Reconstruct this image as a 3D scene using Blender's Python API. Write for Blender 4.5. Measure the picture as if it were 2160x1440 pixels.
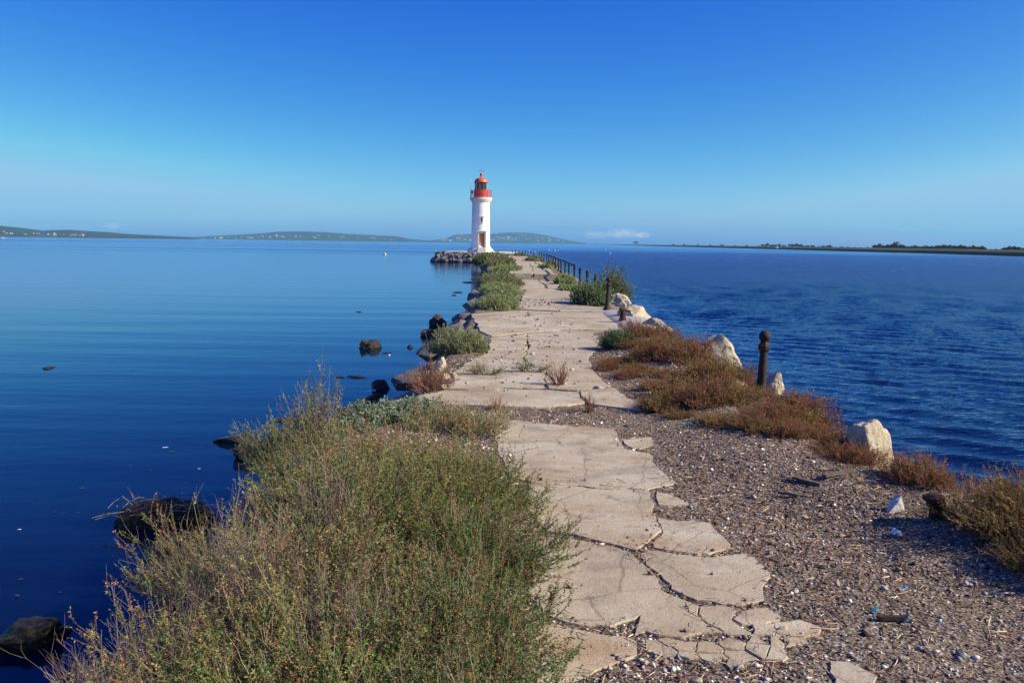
import bpy, bmesh, math, random
import numpy as np
from mathutils import Vector, Matrix, noise as mnoise

for o in list(bpy.data.objects):
    bpy.data.objects.remove(o, do_unlink=True)
sc = bpy.context.scene
COL = sc.collection
R_ = math.radians

# ------------------------------------------------------------------ camera
FPX = 1800.0                      # focal length in photo pixels (2160 wide)
EYE = Vector((0, 0, 1.7))
PITCH = math.atan((720 - 512.3) / FPX)
ROLL = math.atan(0.0135)
F = Vector((0, math.cos(PITCH), -math.sin(PITCH)))
U0 = Vector((0, math.sin(PITCH), math.cos(PITCH)))
R0 = Vector((1, 0, 0))
RV = R0 * math.cos(ROLL) + U0 * math.sin(ROLL)
UV = -R0 * math.sin(ROLL) + U0 * math.cos(ROLL)
cam_d = bpy.data.cameras.new('camera')
cam_d.sensor_width = 36.0
cam_d.lens = 36.0 * FPX / 2160.0
cam_d.clip_start = 0.05
cam_d.clip_end = 40000
cam = bpy.data.objects.new('camera', cam_d)
COL.objects.link(cam)
cam.matrix_world = Matrix((
    (RV.x, UV.x, -F.x, EYE.x), (RV.y, UV.y, -F.y, EYE.y), (RV.z, UV.z, -F.z, EYE.z), (0, 0, 0, 1)))
sc.camera = cam

# ------------------------------------------------------------------ sky and sun
SUN_EL, SUN_BACK = R_(32), R_(11)     # sun stands to the right, a little behind the viewer
SUN_DIR = Vector((math.cos(SUN_EL) * math.cos(SUN_BACK), -math.cos(SUN_EL) * math.sin(SUN_BACK), math.sin(SUN_EL)))
world = bpy.data.worlds.new('World')
sc.world = world
world.use_nodes = True
wn = world.node_tree
wn.nodes.clear()
w_out = wn.nodes.new('ShaderNodeOutputWorld')
w_bg = wn.nodes.new('ShaderNodeBackground')
sky = wn.nodes.new('ShaderNodeTexSky')
sky.sky_type = 'NISHITA'
sky.sun_disc = False
sky.sun_elevation = SUN_EL
sky.sun_rotation = math.pi / 2 + SUN_BACK
sky.altitude = 0
sky.air_density = 0.5
sky.dust_density = 1.0
sky.ozone_density = 6.0
# colour response of the (strongly saturated) photograph, one curve for the whole sky
w_sep = wn.nodes.new('ShaderNodeSeparateColor')
w_cmb = wn.nodes.new('ShaderNodeCombineColor')
wn.links.new(sky.outputs[0], w_sep.inputs[0])
for i, (pw, k, lim) in enumerate(((2.9, .35, 1.9), (1.75, .61, 3.0), (.4, 3.05, 5.0))):
    m0 = wn.nodes.new('ShaderNodeMath'); m0.operation = 'MINIMUM'; m0.inputs[1].default_value = lim
    m1 = wn.nodes.new('ShaderNodeMath'); m1.operation = 'POWER'; m1.inputs[1].default_value = pw
    m2 = wn.nodes.new('ShaderNodeMath'); m2.operation = 'MULTIPLY'; m2.inputs[1].default_value = k
    wn.links.new(w_sep.outputs[i], m0.inputs[0]); wn.links.new(m0.outputs[0], m1.inputs[0]); wn.links.new(m1.outputs[0], m2.inputs[0]); wn.links.new(m2.outputs[0], w_cmb.inputs[i])
w_bg.inputs['Strength'].default_value = 0.1
# a few small fair-weather clouds low over the horizon
def wmath(op, a, b=None):
    m = wn.nodes.new('ShaderNodeMath'); m.operation = op
    for i, v in enumerate((a, b)):
        if v is None: continue
        if isinstance(v, (int, float)): m.inputs[i].default_value = v
        else: wn.links.new(v, m.inputs[i])
    return m.outputs[0]
w_tc = wn.nodes.new('ShaderNodeTexCoord'); w_xyz = wn.nodes.new('ShaderNodeSeparateXYZ')
wn.links.new(w_tc.outputs['Generated'], w_xyz.inputs[0])
w_y = wmath('MAXIMUM', w_xyz.outputs[1], .001)
w_az, w_el = wmath('DIVIDE', w_xyz.outputs[0], w_y), wmath('DIVIDE', w_xyz.outputs[2], w_y)
w_vec = wn.nodes.new('ShaderNodeCombineXYZ')
wn.links.new(wmath('MULTIPLY', w_az, 120.0), w_vec.inputs[0]); wn.links.new(wmath('MULTIPLY', w_el, 260.0), w_vec.inputs[1])
w_no = wn.nodes.new('ShaderNodeTexNoise'); w_no.inputs['Scale'].default_value = 1.0; w_no.inputs['Detail'].default_value = 5
wn.links.new(w_vec.outputs[0], w_no.inputs['Vector'])
w_sum = None
for az, el, sa, se, amp in ((.094, .0105, .016, .0045, .9), (.128, .0125, .018, .0055, 1.1), (.151, .011, .010, .004, .9), (-.468, .0135, .012, .004, .9)):
    q = wmath('ADD', wmath('POWER', wmath('ABSOLUTE', wmath('DIVIDE', wmath('SUBTRACT', w_az, az), sa)), 2.0), wmath('POWER', wmath('ABSOLUTE', wmath('DIVIDE', wmath('SUBTRACT', w_el, el), se)), 2.0))
    g_ = wmath('MULTIPLY', wmath('POWER', 2.718, wmath('MULTIPLY', q, -1.0)), amp)
    w_sum = g_ if w_sum is None else wmath('ADD', w_sum, g_)
w_mr = wn.nodes.new('ShaderNodeMapRange'); w_mr.inputs['From Min'].default_value = .16; w_mr.inputs['From Max'].default_value = .7; w_mr.inputs['To Max'].default_value = 1.0
wn.links.new(wmath('MULTIPLY', w_sum, w_no.outputs['Fac']), w_mr.inputs['Value'])
w_mix = wn.nodes.new('ShaderNodeMix'); w_mix.data_type = 'RGBA'
w_mix.inputs['B'].default_value = (5.6, 5.8, 6.6, 1)
wn.links.new(w_mr.outputs[0], w_mix.inputs['Factor']); wn.links.new(w_cmb.outputs[0], w_mix.inputs['A'])
wn.links.new(w_mix.outputs['Result'], w_bg.inputs['Color'])
wn.links.new(w_bg.outputs[0], w_out.inputs['Surface'])

sun_d = bpy.data.lights.new('sun', 'SUN')
sun_d.energy = 5.0
sun_d.angle = R_(0.53)
sun_d.color = (1.0, 0.88, 0.70)
sun = bpy.data.objects.new('sun', sun_d)
COL.objects.link(sun)
sun.rotation_euler = SUN_DIR.to_track_quat('Z', 'Y').to_euler()

sc.view_settings.view_transform = 'Standard'
sc.view_settings.look = 'None'
sc.view_settings.gamma = 1.0
sc.view_settings.use_curve_mapping = False
sc.view_settings.exposure = 0.55
sc.cycles.max_bounces = 8
sc.cycles.transparent_max_bounces = 16
sc.cycles.use_denoising = True

WATER = -0.85

# ------------------------------------------------------------------ helpers
def ray(px, py):
    return F + RV * ((px - 1080) / FPX) + UV * ((720 - py) / FPX)
def G(px, py, z=0.0):
    d = ray(px, py)
    return EYE + d * ((z - EYE.z) / d.z)
def at(px, py, depth):
    d = ray(px, py)
    return EYE + d * (depth / d.y)

def tag(o, label=None, cat=None, group=None, kind=None):
    if label: o['label'] = label
    if cat: o['category'] = cat
    if group: o['group'] = group
    if kind: o['kind'] = kind
    return o

def empty(name, loc=(0, 0, 0), rot=(0, 0, 0)):
    o = bpy.data.objects.new(name, None)
    o.empty_display_size = 0.2
    COL.objects.link(o)
    o.location = loc
    o.rotation_euler = rot
    return o

def obj(name, me, parent=None, loc=None):
    o = bpy.data.objects.new(name, me)
    COL.objects.link(o)
    if parent is not None: o.parent = parent
    if loc is not None: o.location = loc
    return o

def np_mesh(name, verts, faces, mat=None, smooth=False, cols=None):
    """verts (N,3); faces (M,k) equal-size"""
    verts = np.asarray(verts, dtype=np.float32)
    faces = np.asarray(faces, dtype=np.int32)
    me = bpy.data.meshes.new(name)
    k = faces.shape[1]
    me.vertices.add(len(verts)); me.vertices.foreach_set('co', verts.ravel())
    me.loops.add(faces.size); me.loops.foreach_set('vertex_index', faces.ravel())
    me.polygons.add(len(faces))
    me.polygons.foreach_set('loop_start', np.arange(0, faces.size, k, dtype=np.int32))
    if smooth:
        me.polygons.foreach_set('use_smooth', np.ones(len(faces), dtype=bool))
    me.update(calc_edges=True)
    if cols is not None:
        a = me.color_attributes.new('tint', 'FLOAT_COLOR', 'POINT')
        c4 = np.ones((len(verts), 4), dtype=np.float32); c4[:, :3] = cols
        a.data.foreach_set('color', c4.ravel())
    if mat: me.materials.append(mat)
    return me

class MB:
    def __init__(s): s.v = []; s.f = []
    def add(s, vs, fs):
        n = len(s.v); s.v += [tuple(v) for v in vs]; s.f += [tuple(i + n for i in f) for f in fs]
        return s
    def box(s, c, size, rz=0.0, taper=1.0):
        x, y, z = size[0] / 2, size[1] / 2, size[2] / 2
        vs = []
        for k, sz in ((1.0, -z), (taper, z)):
            for a, b in ((-x, -y), (x, -y), (x, y), (-x, y)):
                a, b = a * k, b * k
                vs.append((c[0] + a * math.cos(rz) - b * math.sin(rz), c[1] + a * math.sin(rz) + b * math.cos(rz), c[2] + sz))
        return s.add(vs, [(3, 2, 1, 0), (4, 5, 6, 7), (0, 1, 5, 4), (1, 2, 6, 5), (2, 3, 7, 6), (3, 0, 4, 7)])
    def lathe(s, prof, n=32, c=(0, 0, 0), phase=0.0, cap=True):
        vs = []; fs = []
        for r, z in prof:
            for i in range(n):
                a = 2 * math.pi * i / n + phase
                vs.append((c[0] + r * math.cos(a), c[1] + r * math.sin(a), c[2] + z))
        for j in range(len(prof) - 1):
            for i in range(n):
                i2 = (i + 1) % n
                fs.append((j * n + i, j * n + i2, (j + 1) * n + i2, (j + 1) * n + i))
        if cap:
            fs.append(tuple(range(n - 1, -1, -1)))
            fs.append(tuple((len(prof) - 1) * n + i for i in range(n)))
        return s.add(vs, fs)
    def tube(s, p0, p1, r0, r1=None, n=8):
        r1 = r0 if r1 is None else r1
        p0, p1 = Vector(p0), Vector(p1)
        d = (p1 - p0).normalized()
        u = d.orthogonal().normalized(); w = d.cross(u)
        vs = [p + (u * math.cos(2 * math.pi * i / n) + w * math.sin(2 * math.pi * i / n)) * r for p, r in ((p0, r0), (p1, r1)) for i in range(n)]
        fs = [(i, (i + 1) % n, n + (i + 1) % n, n + i) for i in range(n)] + [tuple(range(n - 1, -1, -1)), tuple(range(n, 2 * n))]
        return s.add(vs, fs)
    def mesh(s, name, mat, smooth=False, angle=None):
        me = bpy.data.meshes.new(name)
        me.from_pydata(s.v, [], s.f)
        me.materials.append(mat)
        if smooth:
            me.polygons.foreach_set('use_smooth', np.ones(len(me.polygons), dtype=bool))
            if angle: me.set_sharp_from_angle(angle=angle)
        me.update()
        return me
    def build(s, name, mat, parent=None, smooth=False, angle=R_(35)):
        return obj(name, s.mesh(name, mat, smooth, angle), parent)

# ---- 2-D value noise
def _hash(ix, iy, seed):
    n = (ix.astype(np.int64) * 374761393 + iy.astype(np.int64) * 668265263 + seed * 974634777) & 0xffffffff
    n = ((n ^ (n >> 13)) * 1274126177) & 0xffffffff
    return ((n ^ (n >> 16)) & 0xffff) / 65535.0
def vnoise(x, y, seed=0):
    x = np.asarray(x, float); y = np.asarray(y, float)
    ix = np.floor(x); iy = np.floor(y)
    fx = x - ix; fy = y - iy
    fx = fx * fx * (3 - 2 * fx); fy = fy * fy * (3 - 2 * fy)
    a = _hash(ix, iy, seed); b = _hash(ix + 1, iy, seed); c = _hash(ix, iy + 1, seed); d = _hash(ix + 1, iy + 1, seed)
    return (a * (1 - fx) + b * fx) * (1 - fy) + (c * (1 - fx) + d * fx) * fy
def fbm(x, y, seed=0, oct=4):
    s = 0; a = .5; k = 1.0
    for i in range(oct):
        s = s + a * (vnoise(np.asarray(x) * k, np.asarray(y) * k, seed + i) - .5); a *= .5; k *= 2.03
    return s
def sstep(a, b, x):
    t = np.clip((np.asarray(x, float) - a) / (b - a), 0, 1)
    return t * t * (3 - 2 * t)

# ------------------------------------------------------------------ materials
class Mat:
    def __init__(s, name, rough=.8, spec=.3):
        s.m = bpy.data.materials.new(name); s.m.use_nodes = True
        s.t = s.m.node_tree; s.n = s.t.nodes; s.l = s.t.links
        s.b = s.n['Principled BSDF']; s.out = s.n['Material Output']
        s.b.inputs['Roughness'].default_value = rough
        s.b.inputs['Specular IOR Level'].default_value = spec
        s.co = None
    def coord(s, kind='Object'):
        return s.n.new('ShaderNodeTexCoord').outputs[kind]
    def geo(s, k='Position'):
        return s.n.new('ShaderNodeNewGeometry').outputs[k]
    def noise(s, scale, detail=4, rough=.6, vec=None, dist=0.0):
        n = s.n.new('ShaderNodeTexNoise'); n.inputs['Scale'].default_value = scale
        n.inputs['Detail'].default_value = detail; n.inputs['Roughness'].default_value = rough
        n.inputs['Distortion'].default_value = dist
        if vec is not None: s.l.new(vec, n.inputs['Vector'])
        return n.outputs['Fac']
    def voro(s, scale, vec=None, feature='F1', out='Distance', rnd=1.0):
        n = s.n.new('ShaderNodeTexVoronoi'); n.feature = feature; n.inputs['Scale'].default_value = scale
        n.inputs['Randomness'].default_value = rnd
        if vec is not None: s.l.new(vec, n.inputs['Vector'])
        return n.outputs[out]
    def ramp(s, fac, stops, interp='LINEAR'):
        r = s.n.new('ShaderNodeValToRGB'); e = r.color_ramp; e.interpolation = interp
        while len(e.elements) < len(stops): e.elements.new(.5)
        for k, (p, c) in zip(e.elements, stops):
            k.position = p; k.color = (*c, 1) if not isinstance(c, (int, float)) else (c, c, c, 1)
        s.l.new(fac, r.inputs['Fac'])
        return r.outputs['Color']
    def mix(s, fac, a, b, mode='MIX'):
        m = s.n.new('ShaderNodeMix'); m.data_type = 'RGBA'; m.blend_type = mode
        for sock, v in ((m.inputs['Factor'], fac), (m.inputs['A'], a), (m.inputs['B'], b)):
            if isinstance(v, (int, float)): sock.default_value = v if sock.type == 'VALUE' else (v, v, v, 1)
            elif isinstance(v, tuple): sock.default_value = (*v, 1)
            else: s.l.new(v, sock)
        return m.outputs['Result']
    def math(s, op, a, b=None, c=None, clamp=False):
        m = s.n.new('ShaderNodeMath'); m.operation = op; m.use_clamp = clamp
        for i, v in enumerate((a, b, c)):
            if v is None: continue
            if isinstance(v, (int, float)): m.inputs[i].default_value = v
            else: s.l.new(v, m.inputs[i])
        return m.outputs[0]
    def mapping(s, vec, scale=(1, 1, 1), rot=(0, 0, 0), loc=(0, 0, 0)):
        m = s.n.new('ShaderNodeMapping'); m.inputs['Scale'].default_value = scale; m.inputs['Rotation'].default_value = rot
        m.inputs['Location'].default_value = loc
        s.l.new(vec, m.inputs['Vector']); return m.outputs[0]
    def color(s, c):
        if isinstance(c, tuple): s.b.inputs['Base Color'].default_value = (*c, 1)
        else: s.l.new(c, s.b.inputs['Base Color'])
        return s
    def bump(s, h, strength=.5, dist=.02, prev=None):
        b = s.n.new('ShaderNodeBump'); b.inputs['Distance'].default_value = dist
        if isinstance(strength, (int, float)): b.inputs['Strength'].default_value = strength
        else: s.l.new(strength, b.inputs['Strength'])
        s.l.new(h, b.inputs['Height'])
        if prev is not None: s.l.new(prev, b.inputs['Normal'])
        s.l.new(b.outputs[0], s.b.inputs['Normal'])
        return b.outputs[0]

def mottled(name, c0, c1, scale=6, rough=.8, spec=.25, bump=.4, bdist=.01, bscale=None, detail=6, kind='pos', c2=None):
    m = Mat(name, rough, spec)
    v = m.geo() if kind == 'pos' else m.coord()
    f = m.noise(scale, detail, .65, v)
    st = [(.3, c0), (.7, c1)] if c2 is None else [(.28, c0), (.5, c1), (.72, c2)]
    m.color(m.ramp(f, st))
    if bump: m.bump(m.noise(bscale or scale * 4, 5, .65, v), bump, bdist)
    return m.m

def leaf_mat(name, trans=.3):
    m = Mat(name, .65, .2)
    a = m.n.new('ShaderNodeAttribute'); a.attribute_name = 'tint'
    m.color(a.outputs['Color'])
    tr = m.n.new('ShaderNodeBsdfTranslucent'); m.l.new(a.outputs['Color'], tr.inputs['Color'])
    mx = m.n.new('ShaderNodeMixShader'); mx.inputs[0].default_value = trans
    m.l.new(m.b.outputs[0], mx.inputs[1]); m.l.new(tr.outputs[0], mx.inputs[2])
    m.l.new(mx.outputs[0], m.out.inputs['Surface'])
    return m.m
def tint_mat(name, rough=.8, spec=.2):
    m = Mat(name, rough, spec)
    a = m.n.new('ShaderNodeAttribute'); a.attribute_name = 'tint'
    m.color(a.outputs['Color'])
    return m.m

# ground: dry wrack, soil, shell grit
def make_ground():
    m = Mat('wrack_soil', .95, .1)
    v = m.geo()
    big = m.ramp(m.noise(2.2, 6, .7, v), [(.33, (.05, .036, .024)), (.5, (.15, .112, .075)), (.68, (.27, .21, .145))])
    fib = m.noise(1, 6, .75, m.mapping(v, (35, 110, 60), (0, 0, .35)))
    c = m.mix(m.ramp(fib, [(.4, 0.0), (.62, 1.0)]), big, (.31, .24, .175))
    vc = m.n.new('ShaderNodeTexVoronoi'); vc.inputs['Scale'].default_value = 75; m.l.new(v, vc.inputs['Vector'])
    sep = m.n.new('ShaderNodeSeparateColor'); m.l.new(vc.outputs['Color'], sep.inputs[0])
    c = m.mix(m.ramp(sep.outputs[0], [(.9, 0.0), (.93, .8)]), c, (.5, .47, .42))
    c = m.mix(m.ramp(sep.outputs[1], [(.75, 0.0), (.8, .85)]), c, (.03, .024, .02))
    m.color(c)
    b1 = m.bump(fib, .7, .012)
    m.bump(m.voro(60, v), .8, .012, b1)
    return m.m
M_GROUND = make_ground()

def make_concrete():
    m = Mat('old_concrete', .9, .2)
    v = m.geo()
    big = m.ramp(m.noise(.9, 6, .62, v), [(.3, (.33, .265, .165)), (.48, (.5, .43, .295)), (.7, (.62, .57, .44))])
    och = m.ramp(m.noise(1, 5, .6, m.mapping(v, (.6, 1.6, 1), (0, 0, .1), (3.1, 1.7, 0))), [(.5, 0.0), (.66, .8)])
    c = m.mix(och, big, (.36, .225, .105))
    grit = m.noise(95, 3, .7, v)
    c = m.mix(m.ramp(grit, [(.34, .85), (.46, 0.0)]), c, (.17, .125, .095))
    c = m.mix(m.ramp(grit, [(.62, 0.0), (.72, .6)]), c, (.62, .55, .46))
    gr = m.ramp(m.noise(2.3, 7, .7, m.mapping(v, (1, 1, 1), (0, 0, 0), (9, 4, 2))), [(.52, 0.0), (.64, .6)])
    c = m.mix(gr, c, (.22, .185, .14))
    st = m.ramp(m.noise(5.5, 8, .75, m.mapping(v, (1, 1, 1), (0, 0, 0), (2, 14, 6))), [(.56, 0.0), (.66, .75)])
    c = m.mix(st, c, (.14, .108, .08))
    wt = m.ramp(m.noise(3.1, 8, .75, m.mapping(v, (1, 1, 1), (0, 0, 0), (21, 3, 1))), [(.58, 0.0), (.68, .6)])
    c = m.mix(wt, c, (.62, .57, .48))
    oi = m.n.new('ShaderNodeObjectInfo')
    c = m.mix(m.math('MULTIPLY', oi.outputs['Random'], .4), c, (.36, .285, .195))
    hair = m.voro(1.7, m.mix(.12, v, m_noisecol(m, 3.0, v), 'ADD'), 'DISTANCE_TO_EDGE')
    c = m.mix(m.ramp(hair, [(.0, .55), (.012, 0.0)]), c, (.12, .09, .07))
    m.color(c)
    b = m.bump(m.noise(26, 6, .7, v), .55, .012)
    m.bump(grit, .6, .004, b)
    return m.m
def m_noisecol(m, scale, v):
    n = m.n.new('ShaderNodeTexNoise'); n.inputs['Scale'].default_value = scale; n.inputs['Detail'].default_value = 4
    m.l.new(v, n.inputs['Vector']); return n.outputs['Color']
M_CONC = make_concrete()

def make_limestone(name, a, b, dark, amt=.5):
    m = Mat(name, .9, .2)
    v = m.geo()
    c = m.ramp(m.noise(4, 6, .65, v), [(.3, a), (.7, b)])
    pit = m.noise(24, 6, .7, v)
    c = m.mix(m.ramp(pit, [(.36, amt), (.46, 0.0)]), c, dark)
    lich = m.ramp(m.noise(7, 5, .7, m.mapping(v, (1, 1, 1), (0, 0, 0), (5, 2, 8))), [(.58, 0.0), (.66, amt)])
    c = m.mix(lich, c, dark)
    sp_ = m.n.new('ShaderNodeSeparateXYZ'); m.l.new(v, sp_.inputs[0])
    wet = m.n.new('ShaderNodeMapRange'); wet.inputs['From Min'].default_value = -.66; wet.inputs['From Max'].default_value = -.78
    m.l.new(m.math('MULTIPLY_ADD', pit, .2, m.math('ADD', sp_.outputs[2], -.1)), wet.inputs['Value'])
    c = m.mix(m.math('MULTIPLY', wet.outputs[0], .85), c, (.02, .02, .013))
    m.l.new(m.math('MULTIPLY_ADD', wet.outputs[0], -.6, .9), m.b.inputs['Roughness'])
    m.color(c)
    m.bump(pit, .9, .03)
    return m.m
M_LIME = make_limestone('pale_limestone', (.42, .35, .225), (.55, .48, .35), (.2, .16, .1), .65)
M_PALE = make_limestone('white_rubble_stone', (.62, .6, .55), (.75, .73, .68), (.4, .38, .34), .3)
M_LIMEB = make_limestone('weathered_limestone', (.3, .25, .17), (.42, .36, .26), (.14, .115, .08), .7)
M_GREY = make_limestone('grey_revetment_stone', (.13, .115, .105), (.22, .2, .19), (.05, .045, .042), .6)
M_BROWNR = make_limestone('brown_wet_stone', (.05, .035, .026), (.085, .062, .048), (.03, .022, .018), .5)
M_DARK = make_limestone('wet_dark_stone', (.035, .028, .022), (.08, .064, .05), (.015, .012, .01), .6)
M_BASALT = make_limestone('mixed_boulder_stone', (.1, .088, .078), (.27, .25, .225), (.03, .026, .024), .7)
M_SMOOTHC = mottled('smooth_grey_concrete', (.34, .31, .27), (.44, .41, .37), 3, .85, .2, .3, .006, 40)
M_IRON = mottled('rusty_iron', (.012, .008, .007), (.045, .021, .016), 14, .75, .35, .6, .006, 60)
M_RUST = mottled('scaly_rust', (.03, .014, .011), (.085, .033, .022), 18, .85, .2, .8, .01, 60)
M_LEAF = leaf_mat('leaf_tissue')
M_STEM = tint_mat('twig_bark')
M_GRIT = tint_mat('shell_grit')

# water
def make_water():
    m = Mat('lagoon_water', .03, .42)
    m.b.inputs['IOR'].default_value = 1.333
    v = m.geo()
    sx = m.n.new('ShaderNodeSeparateXYZ'); m.l.new(v, sx.inputs[0])
    def rng_(val, a, b, c=0.0, d=1.0):
        r = m.n.new('ShaderNodeMapRange'); r.interpolation_type = 'SMOOTHSTEP'
        for k, x in zip(('From Min', 'From Max', 'To Min', 'To Max'), (a, b, c, d)): r.inputs[k].default_value = x
        m.l.new(val, r.inputs['Value']); return r.outputs[0]
    # wind-exposed side (right of the jetty) versus lee side
    wob = m.math('MULTIPLY_ADD', m.noise(.06, 4, .6, v), 6.0, sx.outputs[0])
    lee = m.math('MULTIPLY', rng_(wob, 2.5, 14.0), rng_(m.math('MULTIPLY_ADD', m.noise(.01, 3, .5, v), 160.0, sx.outputs[1]), 300, 520, 1.0, .2))
    gust = m.ramp(m.noise(1, 3, .5, m.mapping(v, (.0022, .012, 1), (0, 0, .03), (1.3, .4, 0))), [(.45, 0.0), (.62, 1.0)])
    wind = m.math('MAXIMUM', lee, m.math('MULTIPLY', rng_(sx.outputs[1], 90, 300), m.math('MULTIPLY', gust, .6)))
    mid = m.noise(1, 4, .6, m.mapping(v, (2.4, 5.6, 1), (0, 0, R_(-32))))
    fine = m.noise(1, 3, .6, m.mapping(v, (9, 17, 1), (0, 0, R_(-20))))
    h = m.math('MULTIPLY_ADD', fine, .3, mid)
    swell = m.noise(1, 2, .5, m.mapping(v, (.09, .55, 1), (0, 0, R_(4))))
    small = m.noise(1, 3, .6, m.mapping(v, (1.2, 3.4, 1), (0, 0, R_(5))))
    calm = m.math('MULTIPLY_ADD', small, .07, m.math('MULTIPLY', swell, .35))
    hh = m.math('MULTIPLY_ADD', m.math('MULTIPLY', wind, rng_(sx.outputs[1], 20, 60, .06, .09)), h, m.math('MULTIPLY', calm, .06))
    m.bump(hh, 1.0, 1.0)
    # unresolved ripples far away read as a rougher sheet
    streak = m.math('MULTIPLY_ADD', m.noise(1, 5, .65, m.mapping(v, (.06, .16, 1), (0, 0, R_(-12)))), 1.7, .15)
    farr = m.math('MULTIPLY', rng_(sx.outputs[1], 14, 110, .05, .15), streak)
    m.l.new(m.math('MULTIPLY_ADD', wind, farr, rng_(sx.outputs[1], 8, 70, .04, .09)), m.b.inputs['Roughness'])
    gl = m.n.new('ShaderNodeBsdfAnisotropic'); gl.inputs['Color'].default_value = (.62, .80, 1.0, 1)
    df = m.n.new('ShaderNodeBsdfDiffuse'); df.inputs['Color'].default_value = (.002, .006, .022, 1)
    fr = m.n.new('ShaderNodeFresnel'); fr.inputs['IOR'].default_value = 1.29
    nrm = m.b.inputs['Normal'].links[0].from_socket; rgh = m.b.inputs['Roughness'].links[0].from_socket
    for nd in (gl, df, fr): m.l.new(nrm, nd.inputs['Normal'])
    m.l.new(rgh, gl.inputs['Roughness'])
    mx = m.n.new('ShaderNodeMixShader')
    m.l.new(fr.outputs[0], mx.inputs[0]); m.l.new(df.outputs[0], mx.inputs[1]); m.l.new(gl.outputs[0], mx.inputs[2])
    m.l.new(mx.outputs[0], m.out.inputs['Surface'])
    return m.m
M_WATER = make_water()

# ------------------------------------------------------------------ water sheet: real ripples near the jetty, flat far out
def axis(parts):
    out = [parts[0][0]]
    for a, b, st0, st1 in parts:
        x = a
        while x < b - 1e-6:
            t = (x - a) / (b - a); x = min(b, x + st0 + (st1 - st0) * t); out.append(x)
    return np.array(out)
wx = axis([(-8900, -100, 2000, 400), (-100, -8, 20, 2), (-8, 2.4, .6, .12), (2.4, 16, .085, .12), (16, 60, .12, .6), (60, 200, .6, 30), (200, 8900, 60, 2500)])
wy = axis([(-900, -20, 200, 20), (-20, 2, 4, .3), (2, 24, .085, .12), (24, 60, .12, .3), (60, 140, .3, 3), (140, 8900, 5, 2500)])
WX, WY = np.meshgrid(wx, wy)
gw = np.random.default_rng(77)
WZ = np.zeros_like(WX)
for k in range(34):
    lam = .24 * (1.3 / .24) ** gw.uniform(0, 1)
    th = R_(52) + gw.normal(0, .42)
    kx, ky = math.cos(th) * 2 * math.pi / lam, math.sin(th) * 2 * math.pi / lam
    am = .0036 * lam ** .9
    cut = np.clip(1.6 - np.hypot(np.maximum(WX - 16, 0) * .6, np.maximum(WY - 24, 0)) * .03 / lam, 0, 1)
    ph = kx * WX + ky * WY + gw.uniform(0, 6.28) + 1.2 * vnoise(WX * .35, WY * .35, 200 + k % 5)
    WZ += am * cut * (np.exp(np.sin(ph)) - 1.266) * (.5 + vnoise(WX * .25 + k, WY * .25, 210 + k % 4))
WZ *= sstep(0.5, 7.0, WX + 4 * (vnoise(WX * .12, WY * .12, 230) - .5) + .3)
wi = np.arange(WX.size).reshape(WX.shape)
wf = np.stack([wi[:-1, :-1], wi[:-1, 1:], wi[1:, 1:], wi[1:, :-1]], -1).reshape(-1, 4)
tag(obj('water', np_mesh('water', np.stack([WX, WY, WATER + WZ], -1).reshape(-1, 3), wf, M_WATER, True)), kind='structure')

# ------------------------------------------------------------------ jetty ground
LY = np.array([-8, 2, 4, 5.5, 7, 8.3, 9.5, 13, 18, 25, 38, 50, 80, 97, 106, 112, 140])
LX = np.array([-2.0, -1.95, -1.9, -1.85, -1.8, -1.65, -1.25, -1.25, -1.15, -1.2, -1.45, -1.75, -2.7, -3.6, -4.2, -4.6, -4.6])
RY = np.array([-8, 3, 5, 6.5, 9, 12, 20, 30, 60, 88, 100, 110, 140])
RX = np.array([4.6, 4.4, 3.7, 3.05, 3.25, 3.1, 3.15, 3.4, 3.5, 3.2, 2.2, .9, .9])
PITS = []
def pit(px, py, r, d): p = G(px, py); PITS.append((p.x, p.y, r, d))
pit(945, 768, .2, .38); pit(1000, 688, .25, .35); pit(1100, 632, .3, .18)
def H(x, y):
    x = np.asarray(x, float); y = np.asarray(y, float)
    L = np.interp(y, LY, LX) + .35 * fbm(y * .8, y * 0 + 3.3, 11, 3); Rr = np.interp(y, RY, RX) + .5 * fbm(y * .9, y * 0 + 7.7, 12, 3)
    z = .035 * fbm(x * 1.3, y * 1.3, 5, 4) + .022 * fbm(x * 9, y * 9, 9, 3) + .07 * np.maximum(0, fbm(x * 2.7, y * 2.7, 15, 3)) * sstep(1.2, 2.0, x)
    z = z * (1 - .72 * sstep(-.9, -.4, x) * sstep(1.9, 1.3, x) * sstep(9.5, 8, y))
    dl = x - L; dr = Rr - x
    z = z - 1.5 * (1 - sstep(-.75, .35, dl)) - 1.7 * (1 - sstep(-.95, .45, dr))
    z = z + .10 * sstep(.2, .6, dr) * (1 - sstep(.9, 1.9, dr)) * sstep(3, 5, y) * (1 - sstep(14, 18, y))
    for a, b, r, d in PITS:
        z = z - d * np.exp(-((x - a) ** 2 + (y - b) ** 2) / (r * r))
    return z
ys = np.concatenate([np.arange(-6, 1.6, .25), 1.6 * np.exp(np.linspace(0, math.log(112 / 1.6), 430))])
us = np.concatenate([np.linspace(-1.6, 0, 14, endpoint=False), np.linspace(0, 1, 90, endpoint=False), np.linspace(1, 2.4, 16)])
YY, UU = np.meshgrid(ys, us, indexing='ij')
L_ = np.interp(YY, LY, LX); Rg = np.interp(YY, RY, RX)
XX = np.where(UU < 0, L_ + UU, np.where(UU > 1, Rg + (UU - 1), L_ + (Rg - L_) * np.clip(UU, 0, 1)))
ZZ = H(XX, YY)
nr, nc = YY.shape
idx = np.arange(nr * nc).reshape(nr, nc)
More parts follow.
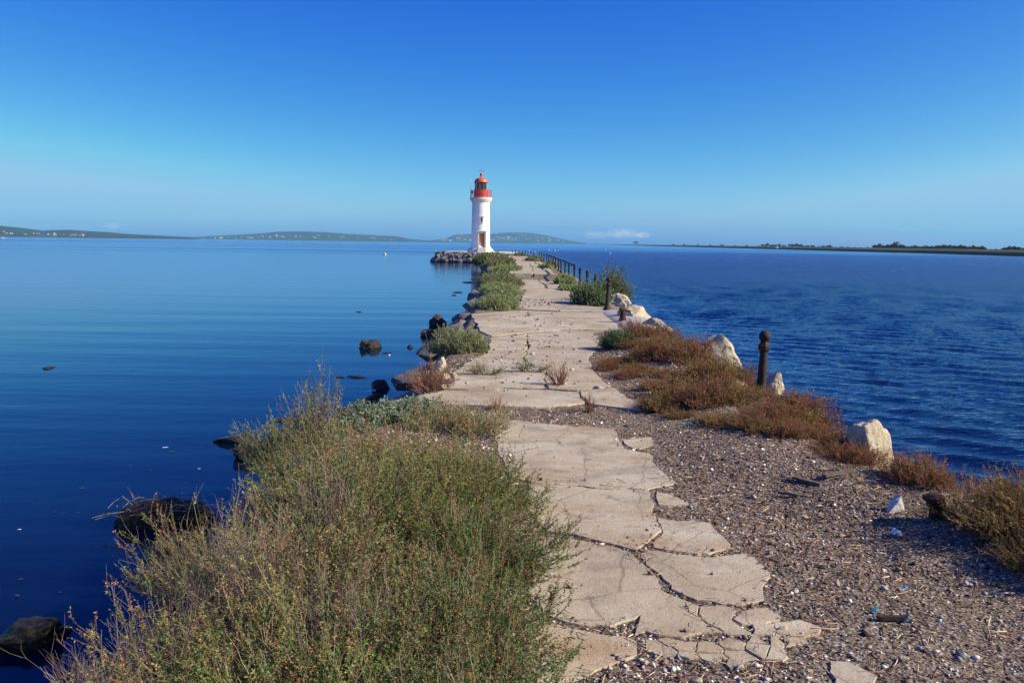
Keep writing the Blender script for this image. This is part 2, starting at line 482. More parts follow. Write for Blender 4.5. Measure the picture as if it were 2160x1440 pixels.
fq = np.stack([idx[:-1, :-1], idx[:-1, 1:], idx[1:, 1:], idx[1:, :-1]], -1).reshape(-1, 4)
jm = np_mesh('jetty_ground', np.stack([XX, YY, ZZ], -1).reshape(-1, 3), fq, M_GROUND, True)
jetty = tag(obj('jetty_ground', jm), kind='structure')

# ------------------------------------------------------------------ concrete path slabs
path = empty('path'); tag(path, kind='structure')
POLYS = []      # world outlines, for keeping grit off the slabs
def resample(poly, step):
    out = []
    for i in range(len(poly)):
        a, b = poly[i], poly[(i + 1) % len(poly)]
        n = max(1, int((b - a).length / step))
        for k in range(n): out.append(a.lerp(b, k / n))
    return out
def slab(pts, z=.035, thick=.16, inset=.008, world=False, step=None, jit=.03, rng=random.Random(3), tilt=.006, mat=None):
    P = [Vector((p[0], p[1])) for p in pts] if world else [G(*p).to_2d() for p in pts]
    cen = sum(P, Vector((0, 0))) / len(P)
    d = max(2.5, cen.y)
    size = max((p - cen).length for p in P)
    st = step or max(.022, min(.012 * d, .25))
    Q = resample(P, min(st, size * .35))
    Q = [q + Vector((mnoise.noise(Vector((q.x * 6, q.y * 6, 1.3))) + .6 * mnoise.noise(Vector((q.x * 19, q.y * 19, 5.1))) + .35 * mnoise.noise(Vector((q.x * 47, q.y * 47, 3.1))),
                     mnoise.noise(Vector((q.x * 6, q.y * 6, 8.7))) + .6 * mnoise.noise(Vector((q.x * 19, q.y * 19, 2.2))) + .35 * mnoise.noise(Vector((q.x * 47, q.y * 47, 7.1))))) * jit for q in Q]
    ar = sum(Q[i].x * Q[(i + 1) % len(Q)].y - Q[(i + 1) % len(Q)].x * Q[i].y for i in range(len(Q)))
    if ar < 0: Q.reverse()
    n = len(Q)
    def off(dst):
        out = []
        for i in range(n):
            e = Q[(i + 1) % n] - Q[i - 1]
            if e.length < 1e-6: out.append(Q[i].copy()); continue
            e.normalize()
            out.append(Q[i] + Vector((-e.y, e.x)) * dst)
        return out
    tx, ty = rng.uniform(-tilt, tilt), rng.uniform(-tilt, tilt)
    def zz(q, dz): return z + dz + tx * (q.x - cen.x) + ty * (q.y - cen.y)
    r0 = off(inset); r1 = off(inset + .001); r2 = off(inset + .004)
    vs = [(q.x, q.y, zz(q, -thick)) for q in r0] + [(q.x, q.y, zz(q, -.006)) for q in r1] + [(q.x, q.y, zz(q, 0)) for q in r2]
    fs = []
    for k in range(2):
        for i in range(n):
            j = (i + 1) % n
            fs.append((k * n + i, k * n + j, (k + 1) * n + j, (k + 1) * n + i))
    fs.append(tuple(2 * n + i for i in range(n)))
    me = bpy.data.meshes.new('slab')
    me.from_pydata(vs, [], fs); me.materials.append(mat or M_CONC); me.update()
    POLYS.append(([(q.x, q.y) for q in r0], z))
    return obj('slab', me, path)

NEAR = [
 [(1035,884),(1090,886),(1140,894),(1190,897),(1240,900),(1290,905),(1306,930),(1320,948),(1349,955),(1372,959),(1378,977),(1398,997),(1422,1021),(1366,1033),(1321,1031),(1261,1031),(1200,1025),(1140,1021),(1080,1010),(1050,950)],
 [(1312,930),(1345,928),(1372,924),(1376,938),(1345,950),(1326,943)],
 [(1120,1021),(1200,1028),(1261,1034),(1321,1034),(1366,1037),(1374,1060),(1382,1090),(1398,1122),(1382,1137),(1340,1163),(1325,1160),(1262,1146),(1222,1134),(1150,1120),(1110,1070)],
 [(1380,1040),(1410,1044),(1440,1054),(1448,1066),(1410,1067),(1388,1066)],
 [(1388,1092),(1430,1101),(1466,1098),(1503,1106),(1527,1138),(1541,1158),(1490,1170),(1438,1166),(1378,1158),(1390,1141),(1404,1125)],
 [(1350,1169),(1374,1163),(1438,1172),(1503,1178),(1563,1170),(1591,1174),(1619,1202),(1611,1247),(1607,1267),(1560,1276),(1527,1279),(1474,1267),(1438,1251),(1390,1215),(1366,1194)],
 [(1130,1130),(1208,1140),(1261,1150),(1335,1170),(1358,1194),(1382,1221),(1398,1245),(1438,1266),(1472,1283),(1470,1299),(1495,1319),(1525,1340),(1482,1335),(1438,1347),(1366,1337),(1340,1337),(1342,1312),(1362,1291),(1333,1305),(1293,1322),(1220,1320),(1165,1305),(1120,1263)],
 [(1110,1312),(1165,1318),(1220,1332),(1273,1341),(1329,1343),(1337,1356),(1337,1382),(1309,1394),(1273,1406),(1240,1430),(1200,1444),(1100,1460),(1060,1390)],
 [(1478,1284),(1527,1282),(1560,1284),(1541,1304),(1555,1320),(1583,1340),(1575,1345),(1535,1341),(1503,1320),(1474,1300)],
 [(1547,1304),(1583,1287),(1615,1283),(1644,1299),(1650,1307),(1590,1320),(1560,1317)],
 [(1640,1316),(1688,1314),(1734,1328),(1728,1341),(1692,1345),(1634,1344)],
 [(1752,1400),(1800,1404),(1846,1432),(1830,1456),(1775,1450)],
 [(1590,1324),(1632,1318),(1630,1344),(1592,1344)],
]
rs = random.Random(8)
for k, p in enumerate(NEAR):
    slab(p, z=.010 + rs.uniform(-.003, .003), rng=rs, inset=-.003, tilt=.0015)
# crushed end of the slab: small pieces
def clip(poly, a, n):
    out = []
    for i in range(len(poly)):
        p, q = poly[i], poly[(i + 1) % len(poly)]
        dp, dq = (p - a).dot(n), (q - a).dot(n)
        if dp <= 0: out.append(p)
        if dp * dq < 0: out.append(p.lerp(q, dp / (dp - dq)))
    return out
REG = [G(*p).to_2d() for p in [(1340,1344),(1366,1343),(1438,1353),(1482,1341),(1530,1347),(1590,1349),(1640,1349),(1690,1350),(1688,1372),(1655,1395),(1615,1422),(1560,1408),(1500,1400),(1440,1388),(1400,1384),(1345,1384)]]
seeds = []
xs_ = [p.x for p in REG]; ys_ = [p.y for p in REG]
while len(seeds) < 30:
    s_ = Vector((rs.uniform(min(xs_), max(xs_)), rs.uniform(min(ys_), max(ys_))))
    if all((s_ - t).length > .07 for t in seeds): seeds.append(s_)
for s_ in seeds:
    # convex clip of each cell against the region's bounding outline
    cell = [Vector((s_.x - .3, s_.y - .3)), Vector((s_.x + .3, s_.y - .3)), Vector((s_.x + .3, s_.y + .3)), Vector((s_.x - .3, s_.y + .3))]
    for t in seeds:
        if t is not s_: cell = clip(cell, (s_ + t) / 2, (t - s_))
    # keep inside the region (sampled)
    def inside(p):
        c = False
        for i in range(len(REG)):
            a, b = REG[i], REG[i - 1]
            if (a.y > p.y) != (b.y > p.y) and p.x < (b.x - a.x) * (p.y - a.y) / (b.y - a.y) + a.x: c = not c
        return c
    cell2 = []
    for p in cell:
        q = p.copy(); k = 0
        while not inside(q) and k < 12: q = q.lerp(s_, .12); k += 1
        cell2.append(q)
    if inside(s_) and len(cell2) > 2:
        slab([(p.x, p.y) for p in cell2], z=.008 + rs.uniform(-.007, .004), inset=.001, world=True, step=.03, jit=.014, rng=rs, tilt=.015, thick=.1)

FAR = [
 # front strip, left and right of the crack
 [(866,846),(900,834),(940,826),(990,826),(1060,822),(1140,826),(1215,830),(1230,845),(1232,851),(1200,858),(1110,861),(1000,857),(880,853)],
 [(1219,830),(1260,822),(1292,820),(1320,838),(1345,855),(1352,869),(1300,862),(1240,853)],
 # main panels
 [(935,822),(958,806),(952,792),(985,768),(1030,745),(1036,715),(1108,706),(1112,735),(1101,760),(1120,775),(1150,780),(1150,822),(1060,819),(990,823)],
 [(1112,706),(1180,700),(1296,700),(1300,706),(1290,716),(1263,735),(1241,755),(1246,776),(1266,800),(1288,817),(1260,819),(1215,827),(1153,823),(1154,780),(1125,774),(1106,760),(1116,735)],
 [(1014,700),(1003,678),(992,664),(1095,656),(1180,660),(1292,660),(1300,678),(1306,698),(1180,697),(1108,702),(1036,711)],
 [(1088,653),(1098,640),(1103,625),(1110,612),(1150,610),(1200,612),(1205,630),(1215,642),(1270,650),(1290,657),(1180,657)],
]
for p in FAR: slab(p, z=.02, inset=.0, rng=rs, tilt=.001, jit=.05)
# farther broken panels, in metres (x0,x1,y0,y1,z)
for (x0, x1, y0, y1, z) in [(.25, 2.0, 31.6, 36.5, .02), (.3, 1.9, 36.7, 43.0, .0), (-.2, 2.2, 43.6, 50.0, .16), (0.1, 2.3, 50.2, 57, .10), (.2, 2.4, 57.3, 66, .12), (0, 2.5, 66.3, 77, .1), (-.5, 2.5, 77.3, 90, .12), (-1.2, 2.2, 90.3, 106, .14)]:
    xm = rs.uniform(.45, .6) * (x1 - x0) + x0; sk = rs.uniform(-.5, .5)
    slab([(x0, y0), (xm, y0 + .1), (xm + sk * .3, y1), (x0 + rs.uniform(-.1, .2), y1)], z=z, world=True, step=.4, jit=.12, rng=rs, thick=.3, inset=.02)
    slab([(xm + .04, y0 + .05), (x1, y0), (x1 + rs.uniform(-.2, .1), y1), (xm + sk * .3 + .04, y1)], z=z + rs.uniform(-.02, .02), world=True, step=.4, jit=.12, rng=rs, thick=.3, inset=.02)

# ------------------------------------------------------------------ loose grit, shells and straw on the ground
def in_polys(x, y, polys=None):
    res = np.zeros(len(x), bool)
    for poly, z in (POLYS if polys is None else polys):
        P = np.array(poly)
        bb = (x > P[:, 0].min()) & (x < P[:, 0].max()) & (y > P[:, 1].min()) & (y < P[:, 1].max())
        if not bb.any(): continue
        xi, yi = x[bb], y[bb]
        c = np.zeros(len(xi), bool)
        for i in range(len(P)):
            a, b = P[i], P[i - 1]
            if a[1] == b[1]: continue
            c ^= ((a[1] > yi) != (b[1] > yi)) & (xi < (b[0] - a[0]) * (yi - a[1]) / (b[1] - a[1]) + a[0])
        r = res[bb]; r |= c; res[bb] = r
    return res
def rot_rand(n, rng, flat=.5):
    """random rotation matrices, mostly about z with some tilt"""
    a = rng.uniform(0, 2 * np.pi, n); t = rng.normal(0, flat, n); b = rng.uniform(0, 2 * np.pi, n)
    ca, sa, ct, st, cb, sb = np.cos(a), np.sin(a), np.cos(t), np.sin(t), np.cos(b), np.sin(b)
    Rz = np.zeros((n, 3, 3)); Rz[:, 0, 0] = ca; Rz[:, 0, 1] = -sa; Rz[:, 1, 0] = sa; Rz[:, 1, 1] = ca; Rz[:, 2, 2] = 1
    Rx = np.zeros((n, 3, 3)); Rx[:, 0, 0] = 1; Rx[:, 1, 1] = ct; Rx[:, 1, 2] = -st; Rx[:, 2, 1] = st; Rx[:, 2, 2] = ct
    Rb = np.zeros((n, 3, 3)); Rb[:, 0, 0] = cb; Rb[:, 0, 1] = -sb; Rb[:, 1, 0] = sb; Rb[:, 1, 1] = cb; Rb[:, 2, 2] = 1
    return Rz @ Rx @ Rb
OCT_V = np.array([(1, 0, 0), (.25, 1, 0), (-1, .2, 0), (-.1, -1, 0), (0.1, 0, 1), (0, 0.1, -1)], float)
OCT_F = np.array([(0, 1, 4), (1, 2, 4), (2, 3, 4), (3, 0, 4), (1, 0, 5), (2, 1, 5), (3, 2, 5), (0, 3, 5)])
PRI_V = np.array([(-1, -.5, 0), (-1, .5, 0), (-1, 0, .8), (1, -.5, 0), (1, .5, 0), (1, 0, .8)], float)
PRI_F = np.array([(0, 2, 1), (3, 4, 5), (0, 3, 5), (0, 5, 2), (1, 2, 5), (1, 5, 4), (0, 1, 4), (0, 4, 3)])
def scatter(pos, scl, rots, col, V, Fc):
    n = len(pos)
    v = np.einsum('nij,nkj->nki', rots, V[None] * scl[:, None, :]) + pos[:, None, :]
    f = Fc[None] + (np.arange(n) * len(V))[:, None, None]
    return v.reshape(-1, 3), f.reshape(-1, 3), np.repeat(col, len(V), axis=0)
def pick(rng, n, pal):
    w = np.array([p[0] for p in pal], float); w /= w.sum()
    c = np.array([p[1] for p in pal], float)[rng.choice(len(pal), n, p=w)]
    return np.clip(c * rng.uniform(.65, 1.35, (n, 1)) * rng.normal(1, .06, (n, 3)), .003, .9)
rng = np.random.default_rng(4)
GPAL = [(5, (0.176, 0.112, 0.075)), (4, (0.284, 0.194, 0.138)), (3, (0.061, 0.044, 0.034)), (2.2, (0.405, 0.338, 0.27)), (1.3, (0.743, 0.65, 0.529)), (0.5, (1.013, 0.912, 0.782)), (0.5, (0.162, 0.2, 0.23)), (0.3, (0.405, 0.15, 0.081))]
N = 125000
gy = 2.0 * np.exp(rng.uniform(0, math.log(14 / 2.0), N))
gl = np.interp(gy, LY, LX); gr_ = np.interp(gy, RY, RX)
gx = gl + .2 + (gr_ - gl + .1) * rng.uniform(0, 1, N)
def shrunk(k):
    out = []
    for poly, z in POLYS:
        P = np.array(poly); c = P.mean(0); out.append(((P - c) * k + c, z))
    return out
core = in_polys(gx, gy, shrunk(.86))
keep = ~in_polys(gx, gy) | (rng.uniform(0, 1, N) < np.where(core, .015, .22))
keep &= ~((gx < -.3) & (gy < 6) & (rng.uniform(0, 1, N) < .8))
dens = vnoise(gx * 1.1, gy * 1.1, 31)
keep &= rng.uniform(0, 1, N) < .35 + .8 * dens
gx, gy = gx[keep], gy[keep]; n = len(gx)
onslab = in_polys(gx, gy)
gz = np.where(onslab, .012, H(gx, gy)) + .003
s = rng.lognormal(math.log(.0058), .55, n) * (1 + .03 * gy); s = np.clip(s, .0028, .034)
s = np.where(onslab, s * .8, s)
half = rng.uniform(0, 1, n) < .62
scl = np.stack([s, s * rng.uniform(.5, 1, n), s * rng.uniform(.3, .7, n)], -1)
a = half
gc = pick(rng, n, GPAL)
shell = (rng.uniform(0, 1, n) < .6 * sstep(4.9, 2.9, gy) * (.4 + vnoise(gx * 1.7, gy * 1.7, 61)))[:, None]
gc = np.where(shell, pick(rng, n, [(3, (.34, .31, .26)), (2, (.55, .52, .45)), (1, (.2, .22, .24)), (1, (.7, .68, .62))]), gc)
gc = gc * (.55 + .9 * fbm(gx * 1.6, gy * 1.6, 71, 3) + .45)[:, None].clip(.35, 1.4)
v1, f1, c1 = scatter(np.stack([gx, gy, gz], -1)[a], scl[a], rot_rand(a.sum(), rng, .5), gc[a], OCT_V, OCT_F)
b = ~half
SPAL = [(4, (0.27, 0.175, 0.115)), (3, (0.432, 0.3, 0.196)), (3, (0.108, 0.069, 0.046)), (1, (0.675, 0.525, 0.368)), (1, (0.216, 0.075, 0.046))]
s2 = np.clip(s, 0, .015)
sl = np.stack([s2 * rng.uniform(1.5, 4.5, n), s2 * .32, s2 * .3], -1)
v2, f2, c2 = scatter(np.stack([gx, gy, gz + .004], -1)[b], sl[b], rot_rand(b.sum(), rng, .22), pick(rng, b.sum(), SPAL), PRI_V, PRI_F)
gm = np_mesh('shell_litter', np.concatenate([v1, v2]), np.concatenate([f1, f2 + len(v1)]), M_GRIT, False, np.concatenate([c1, c2]))
tag(obj('shell_litter', gm), 'brown wrack litter with shell grit and straw covering the jetty ground', 'litter', kind='stuff')

# coarse rubble on the worn path panels
n = 900
ry = rng.uniform(9.2, 26, n); rx_ = rng.normal(.1, .55, n) + .02 * ry
sel = rng.uniform(0, 1, n) < vnoise(rx_ * 1.5, ry * .8, 55) * 1.1
rx_, ry = rx_[sel], ry[sel]; n = len(rx_)
sz = np.clip(rng.lognormal(math.log(.018), .5, n), .008, .06) * (1 + ry * .012)
v, f, c = scatter(np.stack([rx_, ry, np.where(in_polys(rx_, ry), np.where(ry < 0, 0, .026), H(rx_, ry) + .01)], -1), np.stack([sz, sz * .8, sz * .5], -1), rot_rand(n, rng, .3),
                  pick(rng, n, [(3, (.3, .25, .2)), (2, (.15, .12, .1)), (2, (.45, .4, .34)), (1, (.06, .05, .04))]), OCT_V, OCT_F)
tag(obj('path_rubble', np_mesh('path_rubble', v, f, M_GRIT, False, c)), 'loose crumbled rubble strewn over the worn concrete panels', 'rubble', kind='stuff')

# ------------------------------------------------------------------ rocks
def rock_mesh(seed, sx, sy, sz, mat, sub=3, planes=9, rough=.16):
    bm = bmesh.new()
    bmesh.ops.create_icosphere(bm, subdivisions=sub, radius=1)
    r = random.Random(seed)
    pl = []
    for i in range(planes):
        nrm = Vector((r.gauss(0, 1), r.gauss(0, 1), r.gauss(0, .8))).normalized()
        pl.append((nrm, r.uniform(.46, .8)))
    for v in bm.verts:
        for nrm, d in pl:
            k = v.co.dot(nrm) - d
            if k > 0: v.co -= nrm * k * .96
        p = v.co
        q = Vector((p.x * 1.7 + seed * 3.1, p.y * 1.7, p.z * 1.7))
        v.co = p * (1 + rough * mnoise.noise(q) + rough * .55 * mnoise.noise(q * 2.7) + rough * .35 * mnoise.noise(q * 6.1))
    for v in bm.verts: v.co = Vector((v.co.x * sx, v.co.y * sy, v.co.z * sz))
    me = bpy.data.meshes.new('rock')
    bm.to_mesh(me); bm.free()
    me.materials.append(mat)
    me.polygons.foreach_set('use_smooth', np.ones(len(me.polygons), dtype=bool))
    me.set_sharp_from_angle(angle=R_(26))
    return me
def rock(name, label, cat, loc, size, mat, seed, rz=0.0, tilt=(0, 0), sub=3, group=None, grow=1.25, **k):
    o = obj(name, rock_mesh(seed, size[0] / 2 * grow, size[1] / 2 * grow, size[2] / 2 * grow, mat, sub, **k))
    o.location = loc; o.rotation_euler = (tilt[0], tilt[1], rz)
    return tag(o, label, cat, group)
def wrock(name, label, px, py, w, h, mat, seed, group=None, dp=.8, **k):
    """stone standing in the water; pixel of its waterline"""
    p = G(px, py, WATER)
    return rock(name, label, 'rock', (p.x, p.y, WATER - h * .12), (w, w * dp, h * 1.75), mat, seed, seed * 1.3, (.2, .15), sub=4, group=group, **dict(dict(planes=13, rough=.24), **k))
GW = 'dark rocks standing in the water left of the jetty'
wrock('water_rock', 'dark pointed rock alone in the water, farthest out from the jetty', 780, 734, .5, .25, M_DARK, 3, GW)
wrock('water_rock', 'largest dark angular rock in the water just off the jetty edge', 924, 686, .62, .42, M_DARK, 14, GW)
wrock('water_rock', 'low dark ragged rock touching the jetty edge below the largest water rock', 906, 710, .58, .28, M_DARK, 5, GW)
wrock('water_rock', 'small dark stone breaking the water beside the grey edge stones', 866, 733, .2, .08, M_DARK, 6, GW)
wrock('water_rock', 'rounded black rock in the water near the grey edge stones', 803, 819, .33, .17, M_DARK, 17, GW, planes=5, rough=.1)
wrock('water_rock', 'broad black rock at the water edge behind the silvery plants', 770, 852, .55, .14, M_DARK, 8, GW)
wrock('water_rock', 'smooth brown rounded rock in the water left of the tall shrub tuft', 492, 930, .5, .12, M_BROWNR, 9, GW, planes=3, rough=.08)
wrock('water_rock', 'black crumbling clod at the waterline beside the smooth brown rock', 545, 962, .5, .22, M_DARK, 10, GW)
wrock('water_rock', 'black weed covered boulder in the bottom left corner of the water', 60, 1345, .6, .12, M_DARK, 12, GW)
wrock('water_rock', 'brown submerged boulder half hidden behind the left edge of the thicket', 330, 1165, .5, .06, M_BROWNR, 23, GW, planes=3)

GE = 'grey revetment stones along the left edge of the jetty'
EDGE = [
 ((862, 828), (.85, .55, .3), 'wide grey flat edge stone beside the rusty brown plant', 21),
 ((880, 778), (.6, .75, .32), 'rounded grey edge stone left of the upright white stone', 22),
 ((905, 728), (.6, 1.0, .32), 'long grey edge stone left of the round green cushion plant', 23),
 ((950, 693), (.55, .8, .28), 'grey flat edge stone just behind the round green cushion plant', 24),
 ((962, 675), (.6, 1.0, .26), 'grey flat edge stone level with the dark hole in the path', 25),
 ((975, 658), (.55, 1.4, .26), 'layered grey edge stone at the foot of the long green mound', 26),
 ((990, 636), (.5, 1.8, .3), 'layered grey edge stone beside the long green mound', 27),
 ((1000, 617), (.55, 2.4, .3), 'farthest grey edge stone before the jetty side turns dark', 28),
 ((820, 852), (.6, .4, .25), 'low grey edge stone next to the black rock and silvery plants', 29),
]
for (p, s_, lab, sd) in EDGE:
    q = G(p[0], p[1], -.06)
    rock('edge_stone', lab, 'stone', (q.x + .03, q.y, -.17), s_, M_GREY, sd, .1, (0, R_(-12)), 4, GE, planes=14, rough=.13)
q = G(922, 790, 0); rock('upright_stone', 'upright white stone beside the dark hole in the path edge', 'stone', (q.x, q.y, .04), (.16, .2, .34), M_LIME, 41, .3, (0.1, .25), 4)
q = G(905, 770, 0); rock('flat_stone', 'pale flat stone lying behind the upright white stone', 'stone', (q.x + .08, q.y, .0), (.3, .25, .12), M_GREY, 42, .3, (0, 0), 4)
for px, py, w, lab, sd in ((958, 800, .09, 'small white pebble stone beside the dark hole in the path', 43), (938, 803, .11, 'small pale stone at the right of the rusty brown plant', 44), (935, 824, .07, 'tiny white stone on the near left corner of the far slab', 45)):
    q = G(px, py, 0); rock('small_stone', lab, 'stone', (q.x, q.y, .05), (w, w * .8, w * .7), M_LIME, sd, .5, (0, 0), 3)

GR = 'pale limestone blocks along the right bank'
RIGHT = [
 ((1518, 756), 12.2, (.6, .6, .55), .03, M_LIME, 'pitted white limestone boulder on the right bank left of the tall rusty post', 62, .2),
 ((1624, 815), 10.2, (.2, .3, .36), -.02, M_LIME, 'narrow cream stone directly behind the tall rusty post', 63, .1),
 ((1345, 668), 19.6, (.62, .95, .46), -.06, M_LIME, 'large bright white boulder behind the broken post stump', 64, .4),
 ((1378, 686), 17.6, (.6, .85, .4), -.12, M_LIMEB, 'brown lichen covered boulder right of the smooth grey concrete hump', 65, .3),
 ((1304, 642), 24, (.5, 1.0, .4), .02, M_LIME, 'cream stone at the foot of the leafy bush behind the leaning post', 66, .1),
 ((1432, 738), 13.6, (.4, .5, .12), .0, M_LIMEB, 'flat grey slab stone among the red plants on the right bank', 67, .2),
 ((1402, 712), 15.3, (.45, .5, .35), -.1, M_LIMEB, 'rough tan stone half buried in red plants on the right bank', 68, .2),
]
for (p, d, s_, z, m_, lab, sd, rz) in RIGHT:
    q = at(p[0], p[1], d)
    rock('limestone_block', lab, 'rock', (q.x, q.y, z), s_, m_, sd, rz, (.1, .1), 5, GR, grow=1.5, planes=14, rough=.12)
q = G(1886, 1100)
bm = bmesh.new()
for v in ((-.055, -.02, -.02), (-.05, .03, -.02), (.05, -.03, -.02), (.055, .025, -.02), (-.045, 0, .025), (.0, -.025, .05), (.012, .02, .085), (.03, -.012, .09), (.045, .01, .05)):
    bm.verts.new(v)
bmesh.ops.convex_hull(bm, input=list(bm.verts))
bmesh.ops.subdivide_edges(bm, edges=list(bm.edges), cuts=2, use_grid_fill=True)
for v in bm.verts: v.co += Vector((mnoise.noise(v.co * 60), mnoise.noise(v.co * 60 + Vector((5, 0, 0))), mnoise.noise(v.co * 60 + Vector((0, 9, 0))))) * .004
me = bpy.data.meshes.new('white_stone'); bm.to_mesh(me); bm.free(); me.materials.append(M_PALE)
o = obj('white_stone', me); o.location = (q.x, q.y, float(H(q.x, q.y)) + .015); o.rotation_euler = (0, 0, .2)
tag(o, 'small pointed white stone on the litter left of the rusty stump', 'stone')
# upright squared block: a quarried stone set on edge
bm = bmesh.new(); bmesh.ops.create_cube(bm, size=1.0)
bmesh.ops.subdivide_edges(bm, edges=list(bm.edges), cuts=13, use_grid_fill=True)
for v in bm.verts:
    c = v.co.copy(); k = 1.0 - .16 * max(0, c.z + .2)
    rnd = Vector((c.x, c.y, c.z)); m4 = (abs(c.x) ** 9 + abs(c.y) ** 9 + abs(c.z) ** 9) ** (1 / 9)
    rnd = rnd / (m4 * 2) * 1.04 if m4 > .5 else rnd
    w = Vector((rnd.x * .36 * k + .10 * c.z * -1, rnd.y * .24 * k, rnd.z * .66))
    n_ = mnoise.noise(w * 6) * .05 + mnoise.noise(w * 17) * .022 + mnoise.noise(w * 40) * .01
    v.co = w + w.normalized() * n_
me = bpy.data.meshes.new('limestone_block'); bm.to_mesh(me); bm.free(); me.materials.append(M_LIME)
me.polygons.foreach_set('use_smooth', np.ones(len(me.polygons), dtype=bool))
q = at(1836, 955, 6.8)
o = obj('limestone_block', me); o.location = (q.x + .03, q.y, -.07); o.rotation_euler = (R_(-14), R_(4), R_(36))
tag(o, 'upright cream limestone block at the right bank above the water', 'rock', GR)
STN = [(1300, 1385), (1560, 1412), (1360, 1402), (1660, 1352), (1470, 1440), (1590, 1052), (1700, 1095), (1650, 1330), (1310, 1392), (1905, 1395)]
for i, (px, py) in enumerate(STN):
    q = G(px, py); w = rs.uniform(.025, .045)
    rock('pebble', 'small pale pebble lying loose on the litter beside the near slabs', 'pebble', (q.x, q.y, float(H(q.x, q.y)) + .012), (w, w * .8, w * .6), M_LIME, 80 + i, i, (0, 0), 2, 'loose pale pebbles near the slabs')

# smooth concrete hump under the posts
hump_v, hump_f = [], []
NS, NP = 26, 14
for i in range(NS):
    t = i / (NS - 1)
    y = 15.6 + t * 7.2
    x = 2.62 - .12 * t + .1 * math.sin(t * 3)
    k = math.sin(math.pi * min(1, max(0, t))) ** .45 if 0 < t < 1 else .02
    for j in range(NP):
        a = math.pi * (j / (NP - 1))
        hump_v.append((x + .55 * k * math.cos(a) , y, -.1 + (.2 * k) * math.sin(a) ** .8 + (.02 * mnoise.noise(Vector((x * 2 + j * .3, y, 0))))))
for i in range(NS - 1):
    for j in range(NP - 1):
        hump_f.append((i * NP + j, (i + 1) * NP + j, (i + 1) * NP + j + 1, i * NP + j + 1))
me = bpy.data.meshes.new('concrete_hump'); me.from_pydata(hump_v, [], hump_f); me.materials.append(M_SMOOTHC)
me.polygons.foreach_set('use_smooth', np.ones(len(me.polygons), dtype=bool))
tag(obj('concrete_hump', me), 'smooth grey rounded concrete hump at the foot of two rusty posts', 'coping')

# ------------------------------------------------------------------ iron posts and railing
def post_parts(parent, h=.77, loc=(0, 0, 0), flare=True, n=16):
    ox, oy, oz = loc
    b = [(.11, -.12), (.11, .0), (.075, .05), (.056, .12), (.05, .2)] if flare else [(.055, -.2), (.05, .1)]
    s1 = MB().lathe(b + [(.046, .3), (.040, h - .235)], n, loc).build('shaft', M_IRON, parent, True)
    c1 = MB().lathe([(.040, h - .235), (.048, h - .225), (.064, h - .205), (.066, h - .165), (.05, h - .14), (.042, h - .125), (.034, h - .115)], 8, loc).build('collar', M_IRON, parent)
    prof = [(.034, h - .118)] + [(max(.004, .064 * math.sin(a)), h - .062 - .064 * math.cos(a)) for a in np.linspace(.55, math.pi, 9)]
    b1 = MB().lathe(prof, n, loc).build('ball', M_IRON, parent, True)
    return s1, c1, b1
def post(px, d, label, top=.77, tilt=(0, 0), group='free standing rusty posts', flare=True, z=None, py=None):
    q = G(px, py) if py else at(px, 600, d)
    z0 = float(H(q.x, q.y)) if z is None else z
    e = empty('iron_post', (q.x, q.y, z0), (tilt[0], tilt[1], 0))
    tag(e, label, 'post', group)
    post_parts(e, top - z0 if z is None else top, flare=flare)
    return e
post(1604, 0, 'tall rusty iron post with ball top standing nearest on the right bank', .79, (0, R_(1.2)), py=848, flare=False)
post(1280, 0, 'rusty ball topped post leaning right in front of the leafy green bush', .82, (0, R_(2.2)), py=655, z=.03)
post(1256, 26.3, 'rusty ball topped post poking out behind the leafy green bush', .80)
post(1238.5, 29.3, 'second rusty ball topped post behind the leafy bush, nearer the railing', .80)
post(1223, 32.6, 'rusty ball topped post next to the near end of the railing', .80)
far_posts = [(1146.7, 78, 'nearest'), (1141.8, 82, 'second'), (1137, 86, 'third'), (1125, 89.5, 'fourth'), (1119, 92.5, 'fifth'), (1112.9, 95.5, 'sixth'), (1106.7, 98.5, 'seventh'), (1100.4, 101, 'eighth'), (1093.6, 104, 'ninth'), (1086.4, 107, 'tenth'), (1079.7, 110, 'last')]
for px, d, w in far_posts:
    post(px, d, '%s thin dark post of the row between the railing and the lighthouse' % w, .82, group='posts near the lighthouse')
rail_posts = [(1212, 37.9), (1200.4, 42.2), (1192.3, 46), (1183.7, 49.6), (1178.5, 53), (1171.7, 57), (1167, 61), (1162.2, 65.3), (1157.3, 69.3), (1152.9, 73.6)]
qs = [at(px, 556, d) for px, d in rail_posts]
rl = empty('railing', (qs[0].x, qs[0].y, 0)); tag(rl, 'dark rusty railing of ten ball topped posts joined by one bar', 'railing')
loc0 = Vector((qs[0].x, qs[0].y, 0))
for i, qv in enumerate(qs):
    p = Vector((qv.x, qv.y, 0)) - loc0
    e = empty('post'); e.parent = rl; e.location = p
    post_parts(e, .80, n=10)
for i in range(len(qs) - 1):
    a_, b_ = Vector((qs[i].x, qs[i].y, .735)) - loc0, Vector((qs[i + 1].x, qs[i + 1].y, .735)) - loc0
    MB().tube(a_, b_, .042, n=8).build('rail', M_IRON, rl, True)
# broken stump on the hump
q = G(1313, 682)
e = empty('post_stump', (q.x, q.y, 0)); tag(e, 'broken rusty post stump with flared foot on the grey concrete hump', 'post stump')
MB().lathe([(.13, -.05), (.12, .02), (.075, .1), (.055, .2), (.05, .3)], 14).build('shaft', M_RUST, e, True)
MB().tube((-.06, -.02, .31), (.17, .04, .25), .045, .03, 7).build('broken_top', M_RUST, e)
